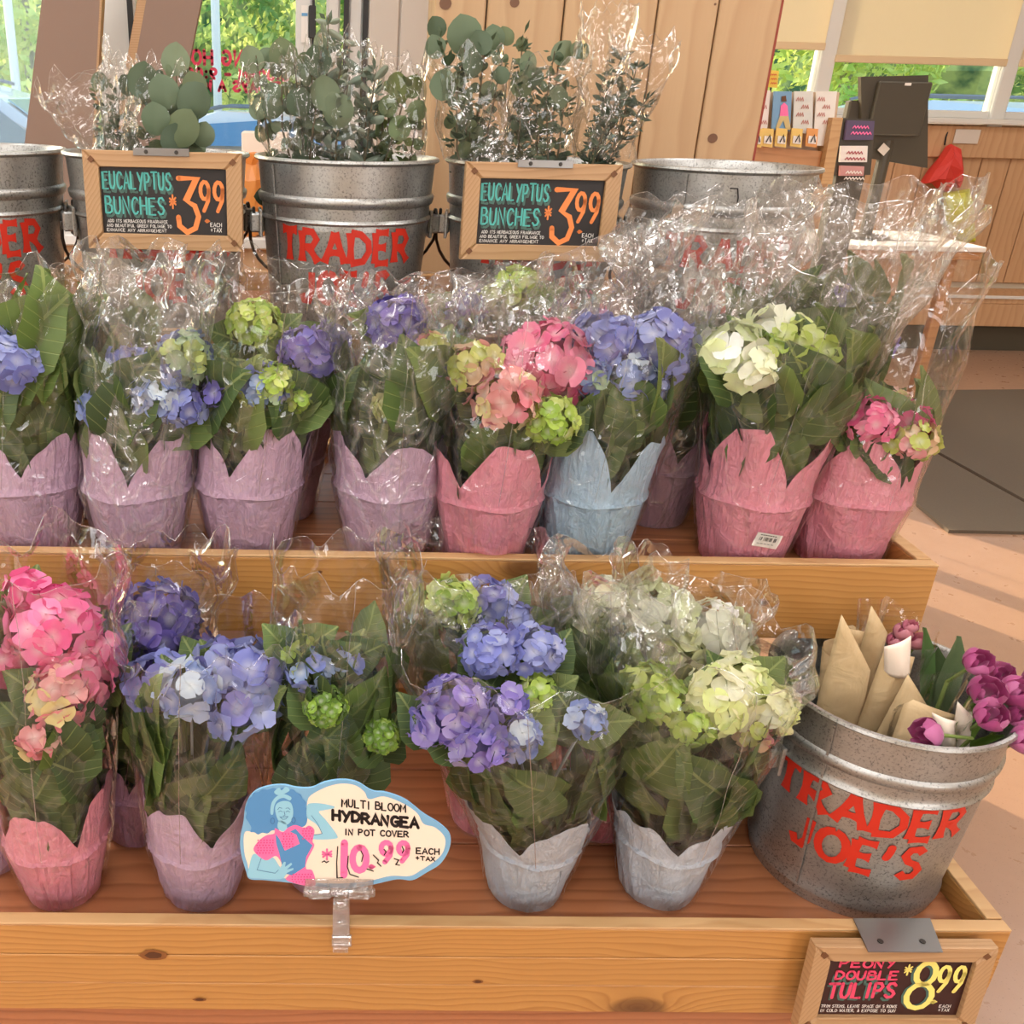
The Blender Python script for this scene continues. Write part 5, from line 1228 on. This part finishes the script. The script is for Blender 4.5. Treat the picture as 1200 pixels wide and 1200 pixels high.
H('half-hidden leafy hydrangea behind the white-headed one, tall sleeve', ((925, 560), YV), notch=0, cover=LIL, top=((890, 235), (1120, 215)), pe=1.3, heads=[(1020, 405, 30, 'lilac', .0, .018), (985, 352, 18, 'lilac', .03)], seed=14, leaves=34, tl=.62, film='filmhazy', crumple=.012, **V)
H('half-hidden leafy hydrangea behind the two leftmost lilac-covered ones', ((110, 560), YV), notch=0, cover=LIL, top=((55, 300), (200, 310)), heads=[(150, 420, 24, 'purple', 0, .018)], seed=15, leaves=30, tl=.62, **V)
H('half-hidden leafy hydrangea behind the lime and violet one', ((330, 560), YV), notch=0, cover=LIL, top=((270, 320), (440, 330)), heads=[(385, 400, 24, 'lilac', 0, .018)], seed=16, leaves=28, tl=.5, **V)
# lowest tray, front row
L_ = dict(z0=D1, s=.98, group=LO)
YLo = 1.115
H('pink-covered hydrangea with large hot pink heads at the left of the lowest tray', ((78, 1056), YLo), notch=-.95, cover=PNK, top=((-60, 655), (142, 648)), heads=[(62, 738, 58, 'hot', .03, .026), (88, 795, 50, 'pink', -.01, .022), (120, 770, 30, 'pink', .02, .018), (68, 815, 38, 'rose', -.05, .02), (44, 865, 22, 'rose', -.08, .017), (10, 775, 28, 'pink', -.0, .02), (30, 700, 30, 'hot', .05, .024)], seed=21, leaves=34, tl=.5, lobes=.07, **L_)
H('lilac-covered hydrangea with bright blue heads left of the cloud sign', ((238, 1056), YLo), notch=.35, cover=(222, 188, 214), top=((142, 742), (345, 738)), heads=[(188, 798, 38, 'blue', -.0, .024), (222, 808, 36, 'pale', -.04, .022), (292, 790, 42, 'blue', .0, .024), (280, 832, 36, 'blue', -.05, .023), (255, 775, 28, 'blue', .02, .022), (318, 808, 28, 'pale', .0, .02)], seed=22, leaves=34, tl=.62, lobes=.08, **L_)
H('lilac-covered hydrangea with small lime heads directly behind the cloud sign', ((378, 1030), YLo+.03), notch=0, cover=LIL, top=((322, 650), (490, 655)), heads=[(382, 828, 27, 'bud', -.085), (446, 862, 24, 'bud', -.075), (365, 785, 28, 'bluelime', -.05, .015), (350, 762, 20, 'lime', -.03, .012), (402, 778, 22, 'bluelime', -.03, .014)], seed=23, leaves=44, tl=.62, **L_)
H('white-blue covered hydrangea with violet heads and wide sleeve in the middle of the lowest tray', ((612, 1046), YLo+.005), notch=-.35, cover=WBL, top=((448, 735), (768, 750)), heads=[(534, 832, 46, 'lilac', -.09, .018), (558, 866, 38, 'lilac', -.11, .018), (575, 762, 36, 'blue', -.02, .016), (628, 762, 34, 'blue', -.02, .016), (606, 862, 28, 'pale', -.10, .015), (628, 812, 26, 'lime', -.05, .012), (688, 845, 22, 'pale', -.09, .014), (505, 850, 26, 'lilac', -.08, .016), (590, 826, 26, 'lilac', -.08, .016)], seed=24, leaves=50, tl=.5, lobes=.062, crumple=.009, **L_)
H('white-blue covered hydrangea with lime and cream heads beside the tulip bucket', ((768, 1040), YLo+.01), notch=-.15, cover=WBL, top=((690, 700), (950, 742)), heads=[(762, 812, 38, 'lime', -.03, .017), (840, 818, 44, 'cream', -.03, .021), (898, 832, 36, 'cream', -.02, .019), (808, 850, 26, 'lime', -.06, .015), (866, 800, 36, 'cream', .0, .021), (880, 858, 22, 'pinklime', -.05, .014)], seed=25, leaves=40, tl=.6, lobes=.05, crumple=.009, **L_)
# lowest tray, back row
K_ = dict(z0=D1, s=.95, group='half-hidden hydrangeas behind the lowest row')
YK2 = 1.275
H('lilac-covered hydrangea with deep violet dome behind the pink and blue ones', ((165, 970), YK2-.03), notch=0, cover=(200, 152, 186), top=((132, 640), (274, 648)), heads=[(184, 725, 50, 'purple', -.02, .022), (232, 768, 28, 'purple', -.03, .018), (180, 765, 44, 'purple', -.03, .021)], seed=31, leaves=24, tl=.5, **K_)
H('lilac-covered hydrangea cut by the left photo edge on the lowest tray', ((-12, 990), YLo+.06), notch=0, cover=LIL, top=((-120, 690), (28, 680)), heads=[(-5, 790, 32, 'pink', -.02, .02), (-30, 750, 34, 'pink', 0, .02)], seed=32, leaves=40, tl=.8, **K_)
H('half-hidden hydrangea with lime and blue heads behind the wide violet one', ((566, 960), YK2), notch=0, cover=PNK, top=((446, 640), (660, 648)), heads=[(528, 706, 34, 'lime', -.02, .015), (572, 706, 32, 'blue', -.0, .017), (600, 730, 28, 'blue', -.02, .017)], seed=33, leaves=30, tl=.62, film='filmhazy', crumple=.012, **K_)
H('pink-covered hydrangea half hidden between the two white-blue covered ones', ((700, 965), YK2-.01), notch=0, cover=DPK, top=((640, 660), (790, 670)), heads=[(716, 790, 24, 'lilac', -.02, .016), (690, 745, 22, 'cream', .0, .018), (705, 705, 32, 'white', .02, .022)], seed=34, leaves=34, tl=.62, film='filmhazy', crumple=.01, **K_)
H('half-hidden hydrangea with big cream-white heads behind the lime and cream one', ((815, 965), YK2), notch=0, cover=WBL, top=((720, 655), (880, 690)), heads=[(772, 722, 44, 'white', -.0, .024), (832, 742, 46, 'white', -.02, .024), (790, 762, 40, 'cream', -.04, .022), (860, 780, 34, 'cream', -.04, .02)], seed=35, leaves=26, tl=.6, film='filmhazy', crumple=.01, **K_)

# ------------------------------------------------------------------ eucalyptus
def disc_mesh(seed):
    r = random.Random(seed); n_ = 14; vs = [(0, .5, .0)]
    for ring, f in ((1, .5), (2, 1.0)):
        for k in range(n_):
            w = 2*math.pi*k/n_; x = math.sin(w)*.48*f*(1+.05*r.uniform(-1, 1)); y = .5-math.cos(w)*.5*f*(1+(.1 if k == n_//2 else 0))
            vs.append((x, y, (-.14*f*f*abs(math.sin(w))+.05*math.sin(y*4+seed))*1.0))
    fs = [(0, 1+k, 1+(k+1) % n_) for k in range(n_)]+[(1+k, 1+n_+k, 1+n_+(k+1) % n_, 1+(k+1) % n_) for k in range(n_)]
    me = bpy.data.meshes.new('leaf'); me.from_pydata(vs, [], fs); me.materials.append(M['euc']); me.polygons.foreach_set('use_smooth', [True]*len(fs)); return me
DISC = [disc_mesh(i) for i in range(4)]
EUC = ((84, 104, 76), (100, 120, 90), (70, 90, 62), (116, 132, 100), (96, 110, 70))
def euc(label, foot, tips, seed, bk, kind='round', lsize=.04, sleeve=None, bigs=(), film='film', nlv=9, greens=EUC, small=0):
    """foot: bucket centre; tips: photo pixels of the stem ends"""
    rd = random.Random(seed); B = Vector((bk[0], bk[1], D3+.06))
    t = thing('eucalyptus_bunch', label, 'greenery', tuple(B), 'eucalyptus bunches in the top buckets')
    fx = foot; b = MB(); stems = []
    for (x, y, dy) in tips:
        e = PY(x, y, bk[1]+dy)-B; f = Vector((fx+rd.uniform(-.03, .03), rd.uniform(-.04, .02), .0))
        m1 = f.lerp(e, .35)+Vector((rd.uniform(-.01, .01), 0, 0)); m2 = f.lerp(e, .7)+Vector((rd.uniform(-.02, .02), rd.uniform(-.02, .02), 0))
        pts = [f, m1, m2, e]; b.tube(pts, [.003, .0026, .002, .001], 5); stems.append(pts)
    b.build('stems', M['stemdk'], t)
    def at(pts, u):
        q = u*(len(pts)-1); i = min(int(q), len(pts)-2); return pts[i].lerp(pts[i+1], q-i), (pts[i+1]-pts[i]).normalized()
    sb = MB()
    for pts in stems:
        L = sum((pts[i+1]-pts[i]).length for i in range(3)); u0 = max(.1, 1-.30/L)
        for k in range(nlv):
            u = u0+(1-u0)*(k+.5)/nlv; p, d = at(pts, u)
            w = rd.uniform(0, 6.28)
            for sd in (0, math.pi):
                ax = d.orthogonal().normalized(); y = Matrix.Rotation(w+sd, 3, d) @ ax; y = (y+d*rd.uniform(.0, .8)).normalized()
                z = (Vector((rd.uniform(-.5, .5), -1, rd.uniform(-.2, .6)))); z = (z-y*z.dot(y)).normalized(); x = y.cross(z)
                s = lsize*rd.uniform(.6, 1.15)*(1.1-.35*(k/nlv)); sx = s*(1.0 if kind == 'round' else .38)
                inst('leaf', rd.choice(DISC), t, basis(x*sx, y*s, z*s, p), srgb(*rd.choice(greens)))
        for k in range(small):
            p, d = at(pts, u0+(1-u0)*rd.random()); y = Vector((rd.uniform(-1, 1), rd.uniform(-1, 1), rd.uniform(-.3, 1))).normalized(); x = y.orthogonal().normalized(); s = rd.uniform(.012, .024)
            p = p+y*.008; sb.add([p, p+y*s*.5+x*s*.22, p+y*s, p+y*s*.5-x*s*.22], [(0, 1, 2, 3)])
    if small: o = sb.build('small_foliage', M['euc'], t, kind='stuff'); o.color = srgb(*greens[2])
    for (x, y, r, dy) in bigs:
        c = PY(x, y, bk[1]+dy); s = 2*r*(c-CAM).dot(_f)/FPX; a = rd.uniform(-.6, .6)
        Y_ = Vector((math.sin(a), 0, math.cos(a))); Z_ = Vector((rd.uniform(-.3, .3), -1, rd.uniform(-.2, .2))).normalized(); X_ = Y_.cross(Z_).normalized()
        inst('leaf', rd.choice(DISC), t, basis(X_*s, Y_*s, Z_*s, c-B-Y_*s*.5), srgb(*rd.choice(greens)))
    for (q, amp, depth) in (sleeve or []):
        # sleeve sheets: cone between a bottom pair and a top pair of photo pixels
        (x0, y0), (x1, y1), (x2, y2), (x3, y3) = q   # bottom left, bottom right, top right, top left
        a0, a1, a2, a3 = [PY(x, y, bk[1]-.02)-B for x, y in q]
        n1, n2 = 44, 26; vs = []; kx = [(rd.randint(1, 5), rd.uniform(-3, 3), rd.random(), rd.random()) for _ in range(6)]
        for i in range(n2+1):
            v = i/n2; l = a0.lerp(a3, v); r_ = a1.lerp(a2, v); c = (l+r_)/2; hx = (r_-l)/2
            for k in range(n1):
                w = 2*math.pi*k/n1; d = sum((abs(sawt(a*w/6.2832+c_*v+f0)-.5)-.25)*(.4+wt) for a, c_, f0, wt in kx)+noise.noise(Vector((math.cos(w)*2+seed, math.sin(w)*2, v*4)))*.9
                p = c+hx*math.cos(w)+Vector((0, depth*math.sin(w)*(.6+.4*(1-v)), 0))+Vector((math.cos(w), math.sin(w), .4*math.sin(w*5)))*d*amp
                if v > .88: p.z += noise.noise(Vector((w*2, seed, 3)))*.05*(v-.88)/.12
                vs.append(p)
        b = MB(); b.add(vs, [(i*n1+k, i*n1+(k+1) % n1, (i+1)*n1+(k+1) % n1, (i+1)*n1+k) for i in range(n2) for k in range(n1)])
        sm = b.build('cellophane_sleeve', M[film], t, True)
        b = MB(); b.tube([vs[n2*n1+k] for k in range(n1)]+[vs[n2*n1]], .0006, 4); b.tube([vs[i*n1] for i in range(n2+1)], .0006, 4); b.tube([vs[i*n1+n1//2] for i in range(n2+1)], .0006, 4)
        b.build('sleeve_seam', M['clearp'], sm)
    return t
B2, B3, B4 = (xtop(77, 291), TOPY), (xtop(300, 513), TOPY), (xtop(519, 741), TOPY)
euc('round-leaved grey-green eucalyptus bunch in the second bucket, above the left price sign', .02, [(178, 82, 0), (205, 75, -.02), (225, 130, -.04), (165, 110, .03), (150, 130, .04), (235, 150, 0)], 41, B2, bigs=[(204, 70, 18, -.02), (168, 95, 20, -.05), (192, 108, 19, -.06), (226, 118, 21, -.06), (238, 158, 14, -.05), (212, 150, 22, -.08), (182, 140, 18, -.07), (228, 100, 15, -.05), (150, 100, 12, .0), (205, 165, 18, -.08)], lsize=.035,
    sleeve=[([(140, 178), (205, 178), (232, 90), (160, 72)], .008, .05)])
euc('small-leaved eucalyptus in a sleeve flopping to the left in the second bucket', -.05, [(115, 95, 0), (125, 120, .02), (140, 105, .03), (135, 140, .02)], 42, B2, kind='long', lsize=.03, nlv=8, small=50, bigs=[(116, 96, 11, .0)],
    sleeve=[([(98, 180), (150, 180), (150, 66), (40, 112)], .012, .05), ([(108, 178), (160, 178), (158, 70), (120, 62)], .012, .04)])
euc('round-leaved eucalyptus bunch at the left of the third bucket, leaves reaching the window lettering', -.07, [(300, 65, 0), (330, 55, 0), (345, 75, -.02), (375, 95, -.03), (365, 60, 0)], 43, B3, bigs=[(295, 70, 15, 0), (312, 68, 12, .02), (332, 64, 18, 0), (372, 72, 17, -.02), (380, 50, 14, .0), (350, 120, 16, -.05), (318, 126, 13, -.03), (302, 128, 12, -.03), (380, 110, 19, -.05), (395, 130, 20, -.06)], lsize=.034,
    sleeve=[([(315, 182), (365, 182), (345, 70), (280, 80)], .007, .045), ([(345, 182), (390, 182), (375, 60), (330, 72)], .007, .04)])
euc('tall spiky narrow-leaved eucalyptus bunch in the middle of the third bucket', .0, [(385, 18, 0), (405, 40, 0), (425, 60, -.02), (440, 85, -.03), (410, 90, -.05), (430, 120, -.04)], 44, B3, kind='long', lsize=.045, nlv=12, small=40, greens=((118, 134, 118), (136, 150, 132), (98, 116, 96), (150, 160, 140)),
    sleeve=[([(375, 182), (440, 182), (440, 55), (375, 40)], .009, .05)])
euc('yellow-green broad-leaved eucalyptus bunch at the right of the third bucket', .07, [(462, 95, 0), (480, 90, -.02), (492, 120, 0), (470, 130, -.05), (450, 125, -.03)], 45, B3, bigs=[(465, 100, 14, -.02), (484, 102, 13, 0), (455, 125, 12, -.04), (488, 130, 12, -.02), (468, 150, 14, -.06)], lsize=.03, greens=((104, 122, 60), (124, 140, 70), (86, 106, 56), (110, 130, 84)), small=40,
    sleeve=[([(440, 182), (500, 182), (500, 80), (445, 60)], .007, .05)])
euc('large round-leaved eucalyptus bunch at the left of the fourth bucket', -.07, [(515, 45, 0), (545, 35, 0), (570, 50, -.02), (590, 60, 0), (535, 90, -.04)], 46, B4, bigs=[(512, 32, 12, .02), (545, 42, 22, 0), (564, 50, 14, -.03), (510, 55, 13, 0), (578, 45, 14, .02), (594, 42, 11, .02), (520, 100, 17, -.05), (555, 75, 13, -.04), (588, 88, 10, -.05), (575, 48, 12, .0)], lsize=.03, small=60,
    sleeve=[([(520, 186), (600, 186), (590, 62), (498, 62)], .008, .06), ([(545, 188), (610, 188), (622, 110), (575, 105)], .012, .05)])
euc('clover-leaved eucalyptus bunch in the middle of the fourth bucket', .0, [(612, 45, 0), (620, 70, -.02), (650, 60, 0), (665, 90, -.03), (640, 110, -.05), (628, 120, -.04)], 47, B4, bigs=[(620, 72, 11, -.03), (618, 82, 10, -.04), (628, 90, 10, -.04), (660, 62, 14, 0), (678, 58, 10, 0), (684, 60, 9, .02), (612, 52, 8, 0), (655, 115, 13, -.05), (612, 100, 14, -.04)], lsize=.022, small=90, nlv=11,
    sleeve=[([(590, 186), (665, 186), (690, 75), (600, 75)], .009, .05)])
euc('small-leaved eucalyptus bunch at the right of the fourth bucket, sleeve reaching the photo top', .07, [(730, 62, 0), (748, 72, 0), (735, 100, -.02), (758, 116, 0), (720, 120, -.04), (715, 95, -.02)], 48, B4, kind='long', lsize=.028, nlv=13, small=70, greens=((86, 104, 84), (104, 120, 96), (74, 92, 70)),
    sleeve=[([(672, 186), (718, 186), (745, 5), (680, 12)], .012, .045), ([(690, 186), (735, 186), (800, 50), (720, 40)], .014, .04)])

# ------------------------------------------------------------------ tulips in the lowest bucket
def tpetal(seed, w=.5, hgt=1.0, cup=.5):
    r = random.Random(seed); vs = []; nx, ny = 4, 6
    for j in range(ny+1):
        v = j/ny; wd = w*math.sin(math.pi*min(.97, v*.8+.12))**.8; rad_ = cup*(math.sin(math.pi*(v*.72+.05)))*1.0+.03
        for i in range(nx+1):
            u = (i/nx-.5)*2; a = u*wd/max(rad_+.25, .2)
            vs.append(((rad_+.0)*math.cos(a)+r.uniform(-.01, .01), (rad_+.0)*math.sin(a)*1.15, v*hgt-(.06*abs(u) if v > .8 else 0)+.02*math.sin(u*8+seed)*(v > .7)))
    fs = [(j*(nx+1)+i, j*(nx+1)+i+1, (j+1)*(nx+1)+i+1, (j+1)*(nx+1)+i) for j in range(ny) for i in range(nx)]
    me = bpy.data.meshes.new('petal'); me.from_pydata(vs, [], fs); me.materials.append(M['petal']); me.polygons.foreach_set('use_smooth', [True]*len(fs)); return me
TP = [tpetal(i) for i in range(3)]; TPI = [tpetal(i+9, .42, .86, .33) for i in range(2)]
TUL = ((176, 70, 128), (194, 88, 146), (160, 56, 114), (206, 116, 166)); TPK = ((206, 120, 142), (220, 146, 158), (190, 96, 124), (214, 132, 150))
BZ = D1+.340
def tulip(t, B, px, py, Y, r, ax, cols, rd, foot):
    c = PY(px, py, Y); s = r*(c-CAM).dot(_f)/FPX*1.55
    z = Vector(ax).normalized(); x = z.orthogonal().normalized(); y = z.cross(x); o = c-B-z*s*.5
    b = MB(); m = o-z*.05; b.tube([foot, foot.lerp(m, .6)+Vector((0, 0, .03)), m, o], [.0035, .0035, .003, .003], 6)
    b.lathe([(0, 0)]+[(s*.1, s*.02)], 6, c=o); f = b.build('tulip_flower', M['stem'], t)
    for k in range(6):
        a = k*math.pi/3+(.3 if k % 2 else 0); rot = Matrix.Rotation(a, 3, z); k_ = 1.0 if k % 2 else .93
        inst('petal', rd.choice(TP), f, basis(rot @ x*s*k_, rot @ y*s*k_, z*s*rd.uniform(.95, 1.05), o), srgb(*rd.choice(cols)))
    for k in range(5):
        a = k*1.256+rd.uniform(-.2, .2); rot = Matrix.Rotation(a, 3, z)
        inst('petal', rd.choice(TPI), f, basis(rot @ x*s*.8, rot @ y*s*.8, z*s*.98, o+z*s*.03), srgb(*rd.choice(cols)))
def longleaf(t, B, pts, Y, w, col):
    P = [PY(x, y, Y+dy)-B for x, y, dy in pts]; vs = []; n_ = len(P)
    for i, p in enumerate(P):
        u = i/(n_-1); ww = w*math.sin(math.pi*min(.98, .15+.85*u))**.7; d = (P[min(i+1, n_-1)]-P[max(i-1, 0)]).normalized(); s = d.cross(Vector((0, 1, .2))).normalized()
        vs += [p-s*ww, p+Vector((0, .006, -.002)), p+s*ww]
    b = MB(); b.add(vs, [(3*i+k, 3*i+k+1, 3*i+3+k+1, 3*i+3+k) for i in range(n_-1) for k in (0, 1)]); o = b.build('leaf', M['euc'], t, True); o.color = srgb(*col)
def wrap(t, B, foot, corners, Y, peak, mat='kraft', name='paper_wrap', amp=.003, seed=1, dep=.035):
    """cone of paper from a foot inside the bucket to an opening given by photo pixels (left, right); peak = height of the raised back corner"""
    rd = random.Random(seed); l, r_ = [PY(x, y, Y)-B for x, y in corners]; c = (l+r_)/2; hx = (r_-l)/2; n1, n2 = 40, 12; vs = []
    for i in range(n2+1):
        v = i/n2
        for k in range(n1):
            w = 2*math.pi*k/n1; top = c+hx*math.cos(w)+Vector((0, dep*math.sin(w), 0)); top.z += peak*max(0, math.sin(w))**.9*(1-abs(math.cos(w)))+(-.03*max(0, -math.sin(w)))
            f = foot+Vector((.012*math.cos(w), .012*math.sin(w), 0)); p = f.lerp(top, v); p += Vector((math.cos(w), math.sin(w), 0))*amp*(math.sin(w*5+v*4+seed)+math.sin(w*9-seed))*v
            vs.append(p)
    b = MB(); b.add(vs, [(i*n1+k, i*n1+(k+1) % n1, (i+1)*n1+(k+1) % n1, (i+1)*n1+k) for i in range(n2) for k in range(n1)]); return b.build(name, M[mat], t, True)
def tbunch(lbl, ft, seed):
    B = Vector((BK.x+ft[0], BK.y+ft[1], D1+.02)); return thing('tulip_bunch', lbl, 'flowers', tuple(B), 'tulip bunches in the lowest bucket'), B, random.Random(seed)
t, B, rd = tbunch('tulip bunch in tall pale kraft paper at the left of the bucket, flowers hidden', (-.03, .02), 61)
Z0 = Vector((0, 0, .0))
wrap(t, B, Z0, ((966, 760), (1046, 768)), 1.26, .03, seed=2, dep=.03)
def sheet(t, B, pix, Y, name='paper_sheet', mat='kraft', n_=8, bulge=.012):
    P = [PY(x, y, Y+dy)-B for x, y, dy in pix]; vs = []
    for i in range(n_+1):
        for j in range(n_+1):
            u, v = i/n_, j/n_; p = (P[0]*(1-u)+P[1]*u)*(1-v)+(P[3]*(1-u)+P[2]*u)*v; p = p+Vector((0, -bulge*math.sin(math.pi*u)*math.sin(math.pi*(v*.6+.3)), 0)); vs.append(p)
    b = MB(); b.add(vs, [(i*(n_+1)+j, (i+1)*(n_+1)+j, (i+1)*(n_+1)+j+1, i*(n_+1)+j+1) for i in range(n_) for j in range(n_)]); o = b.build(name, M[mat], t, True)
    md = o.modifiers.new('t', 'SOLIDIFY'); md.thickness = .0006; return o
sheet(t, B, [(950, 850, .0), (1004, 872, 0), (1020, 786, -.02), (986, 720, 0)], 1.19)
sheet(t, B, [(985, 850, .03), (1012, 860, .03), (1040, 742, .02), (1021, 710, .02)], 1.2)
sheet(t, B, [(984, 800, .03), (1015, 830, .03), (1038, 742, .02), (990, 736, .02)], 1.21)
t, B, rd = tbunch('tulip bunch with dusty pink flowers in kraft paper inside clear film, middle of the bucket', (.02, .03), 62)
for (x, y, r) in ((1058, 742, 14), (1074, 752, 14), (1048, 752, 12), (1066, 735, 11)): tulip(t, B, x, y, 1.24, r, (.1, -.2, 1), TPK, rd, Z0)
sheet(t, B, [(1000, 862, -.01), (1042, 880, -.01), (1072, 770, -.02), (1036, 762, -.02)], 1.19)
sheet(t, B, [(1036, 790, -.01), (1066, 792, -.01), (1068, 745, -.02), (1036, 758, -.02)], 1.18, mat='cream', name='white_label_band')
sheet(t, B, [(1020, 872, -.015), (1070, 880, -.015), (1088, 830, -.02), (1064, 790, -.02)], 1.17)
longleaf(t, B, [(1085, 830, 0), (1087, 790, 0), (1088, 765, 0), (1084, 736, 0)], 1.22, .012, (96, 134, 72))
longleaf(t, B, [(1100, 850, 0), (1112, 800, 0), (1120, 775, 0), (1124, 746, 0)], 1.21, .02, (104, 128, 84))
longleaf(t, B, [(1080, 850, 0), (1092, 810, 0), (1100, 780, 0), (1096, 756, 0)], 1.23, .018, (90, 116, 70))
wrap(t, B, Z0, ((1010, 722), (1095, 735)), 1.25, .02, 'film', 'cellophane_sleeve', .006, 5, .05)
t, B, rd = tbunch('tulip bunch with a single purple flower lying at the front rim of the bucket', (.03, -.03), 63)
tulip(t, B, 1088, 860, 1.06, 23, (-.8, -.1, .15), TUL, rd, Z0)
sheet(t, B, [(1040, 880, 0), (1108, 880, 0), (1120, 838, 0), (1062, 816, .03)], 1.12)
sheet(t, B, [(1098, 872, -.01), (1120, 880, -.01), (1120, 845, -.01), (1092, 835, -.01)], 1.10, mat='cream', name='petal_sheath')
wrap(t, B, Z0, ((1050, 850), (1140, 795)), 1.12, .02, 'film', 'cellophane_sleeve', .006, 8, .04)
t, B, rd = tbunch('tulip bunch with a cluster of double purple flowers leaning out at the right', (.06, -.02), 64)
for (x, y, r, dy) in ((1145, 777, 21, .03), (1172, 790, 18, .03), (1156, 812, 25, -.01), (1188, 812, 24, 0), (1160, 840, 23, -.04), (1196, 840, 20, -.02), (1200, 868, 22, -.05), (1215, 800, 22, .02), (1220, 840, 22, 0)):
    tulip(t, B, x, y, 1.11+dy, r, (rd.uniform(-.3, .4), -.55, .8), TUL, rd, Z0)
for k, q in enumerate(([(1120, 880, 0), (1132, 868, 0), (1140, 855, 0), (1150, 845, 0)], [(1130, 885, 0), (1145, 872, 0), (1160, 866, 0), (1178, 862, 0)], [(1105, 880, 0), (1128, 850, 0), (1138, 840, 0), (1146, 825, 0)])):
    longleaf(t, B, q, 1.10, .012, (112, 148, 52))
sheet(t, B, [(1112, 880, .0), (1136, 882, .0), (1140, 840, -.01), (1122, 822, -.01)], 1.11, mat='cream', name='paper_sheet')
# little twig lying on the middle deck
b = MB(); p, q = PZ(760, 604, D2+.003), PZ(785, 611, D2+.003); b.tube([p, (p+q)/2+Vector((0, 0, .002)), q], .0009, 5); tag(b.build('dry_stem', M['kraft']), 'short dry straw lying on the middle tray between blue and pink pots', 'straw')
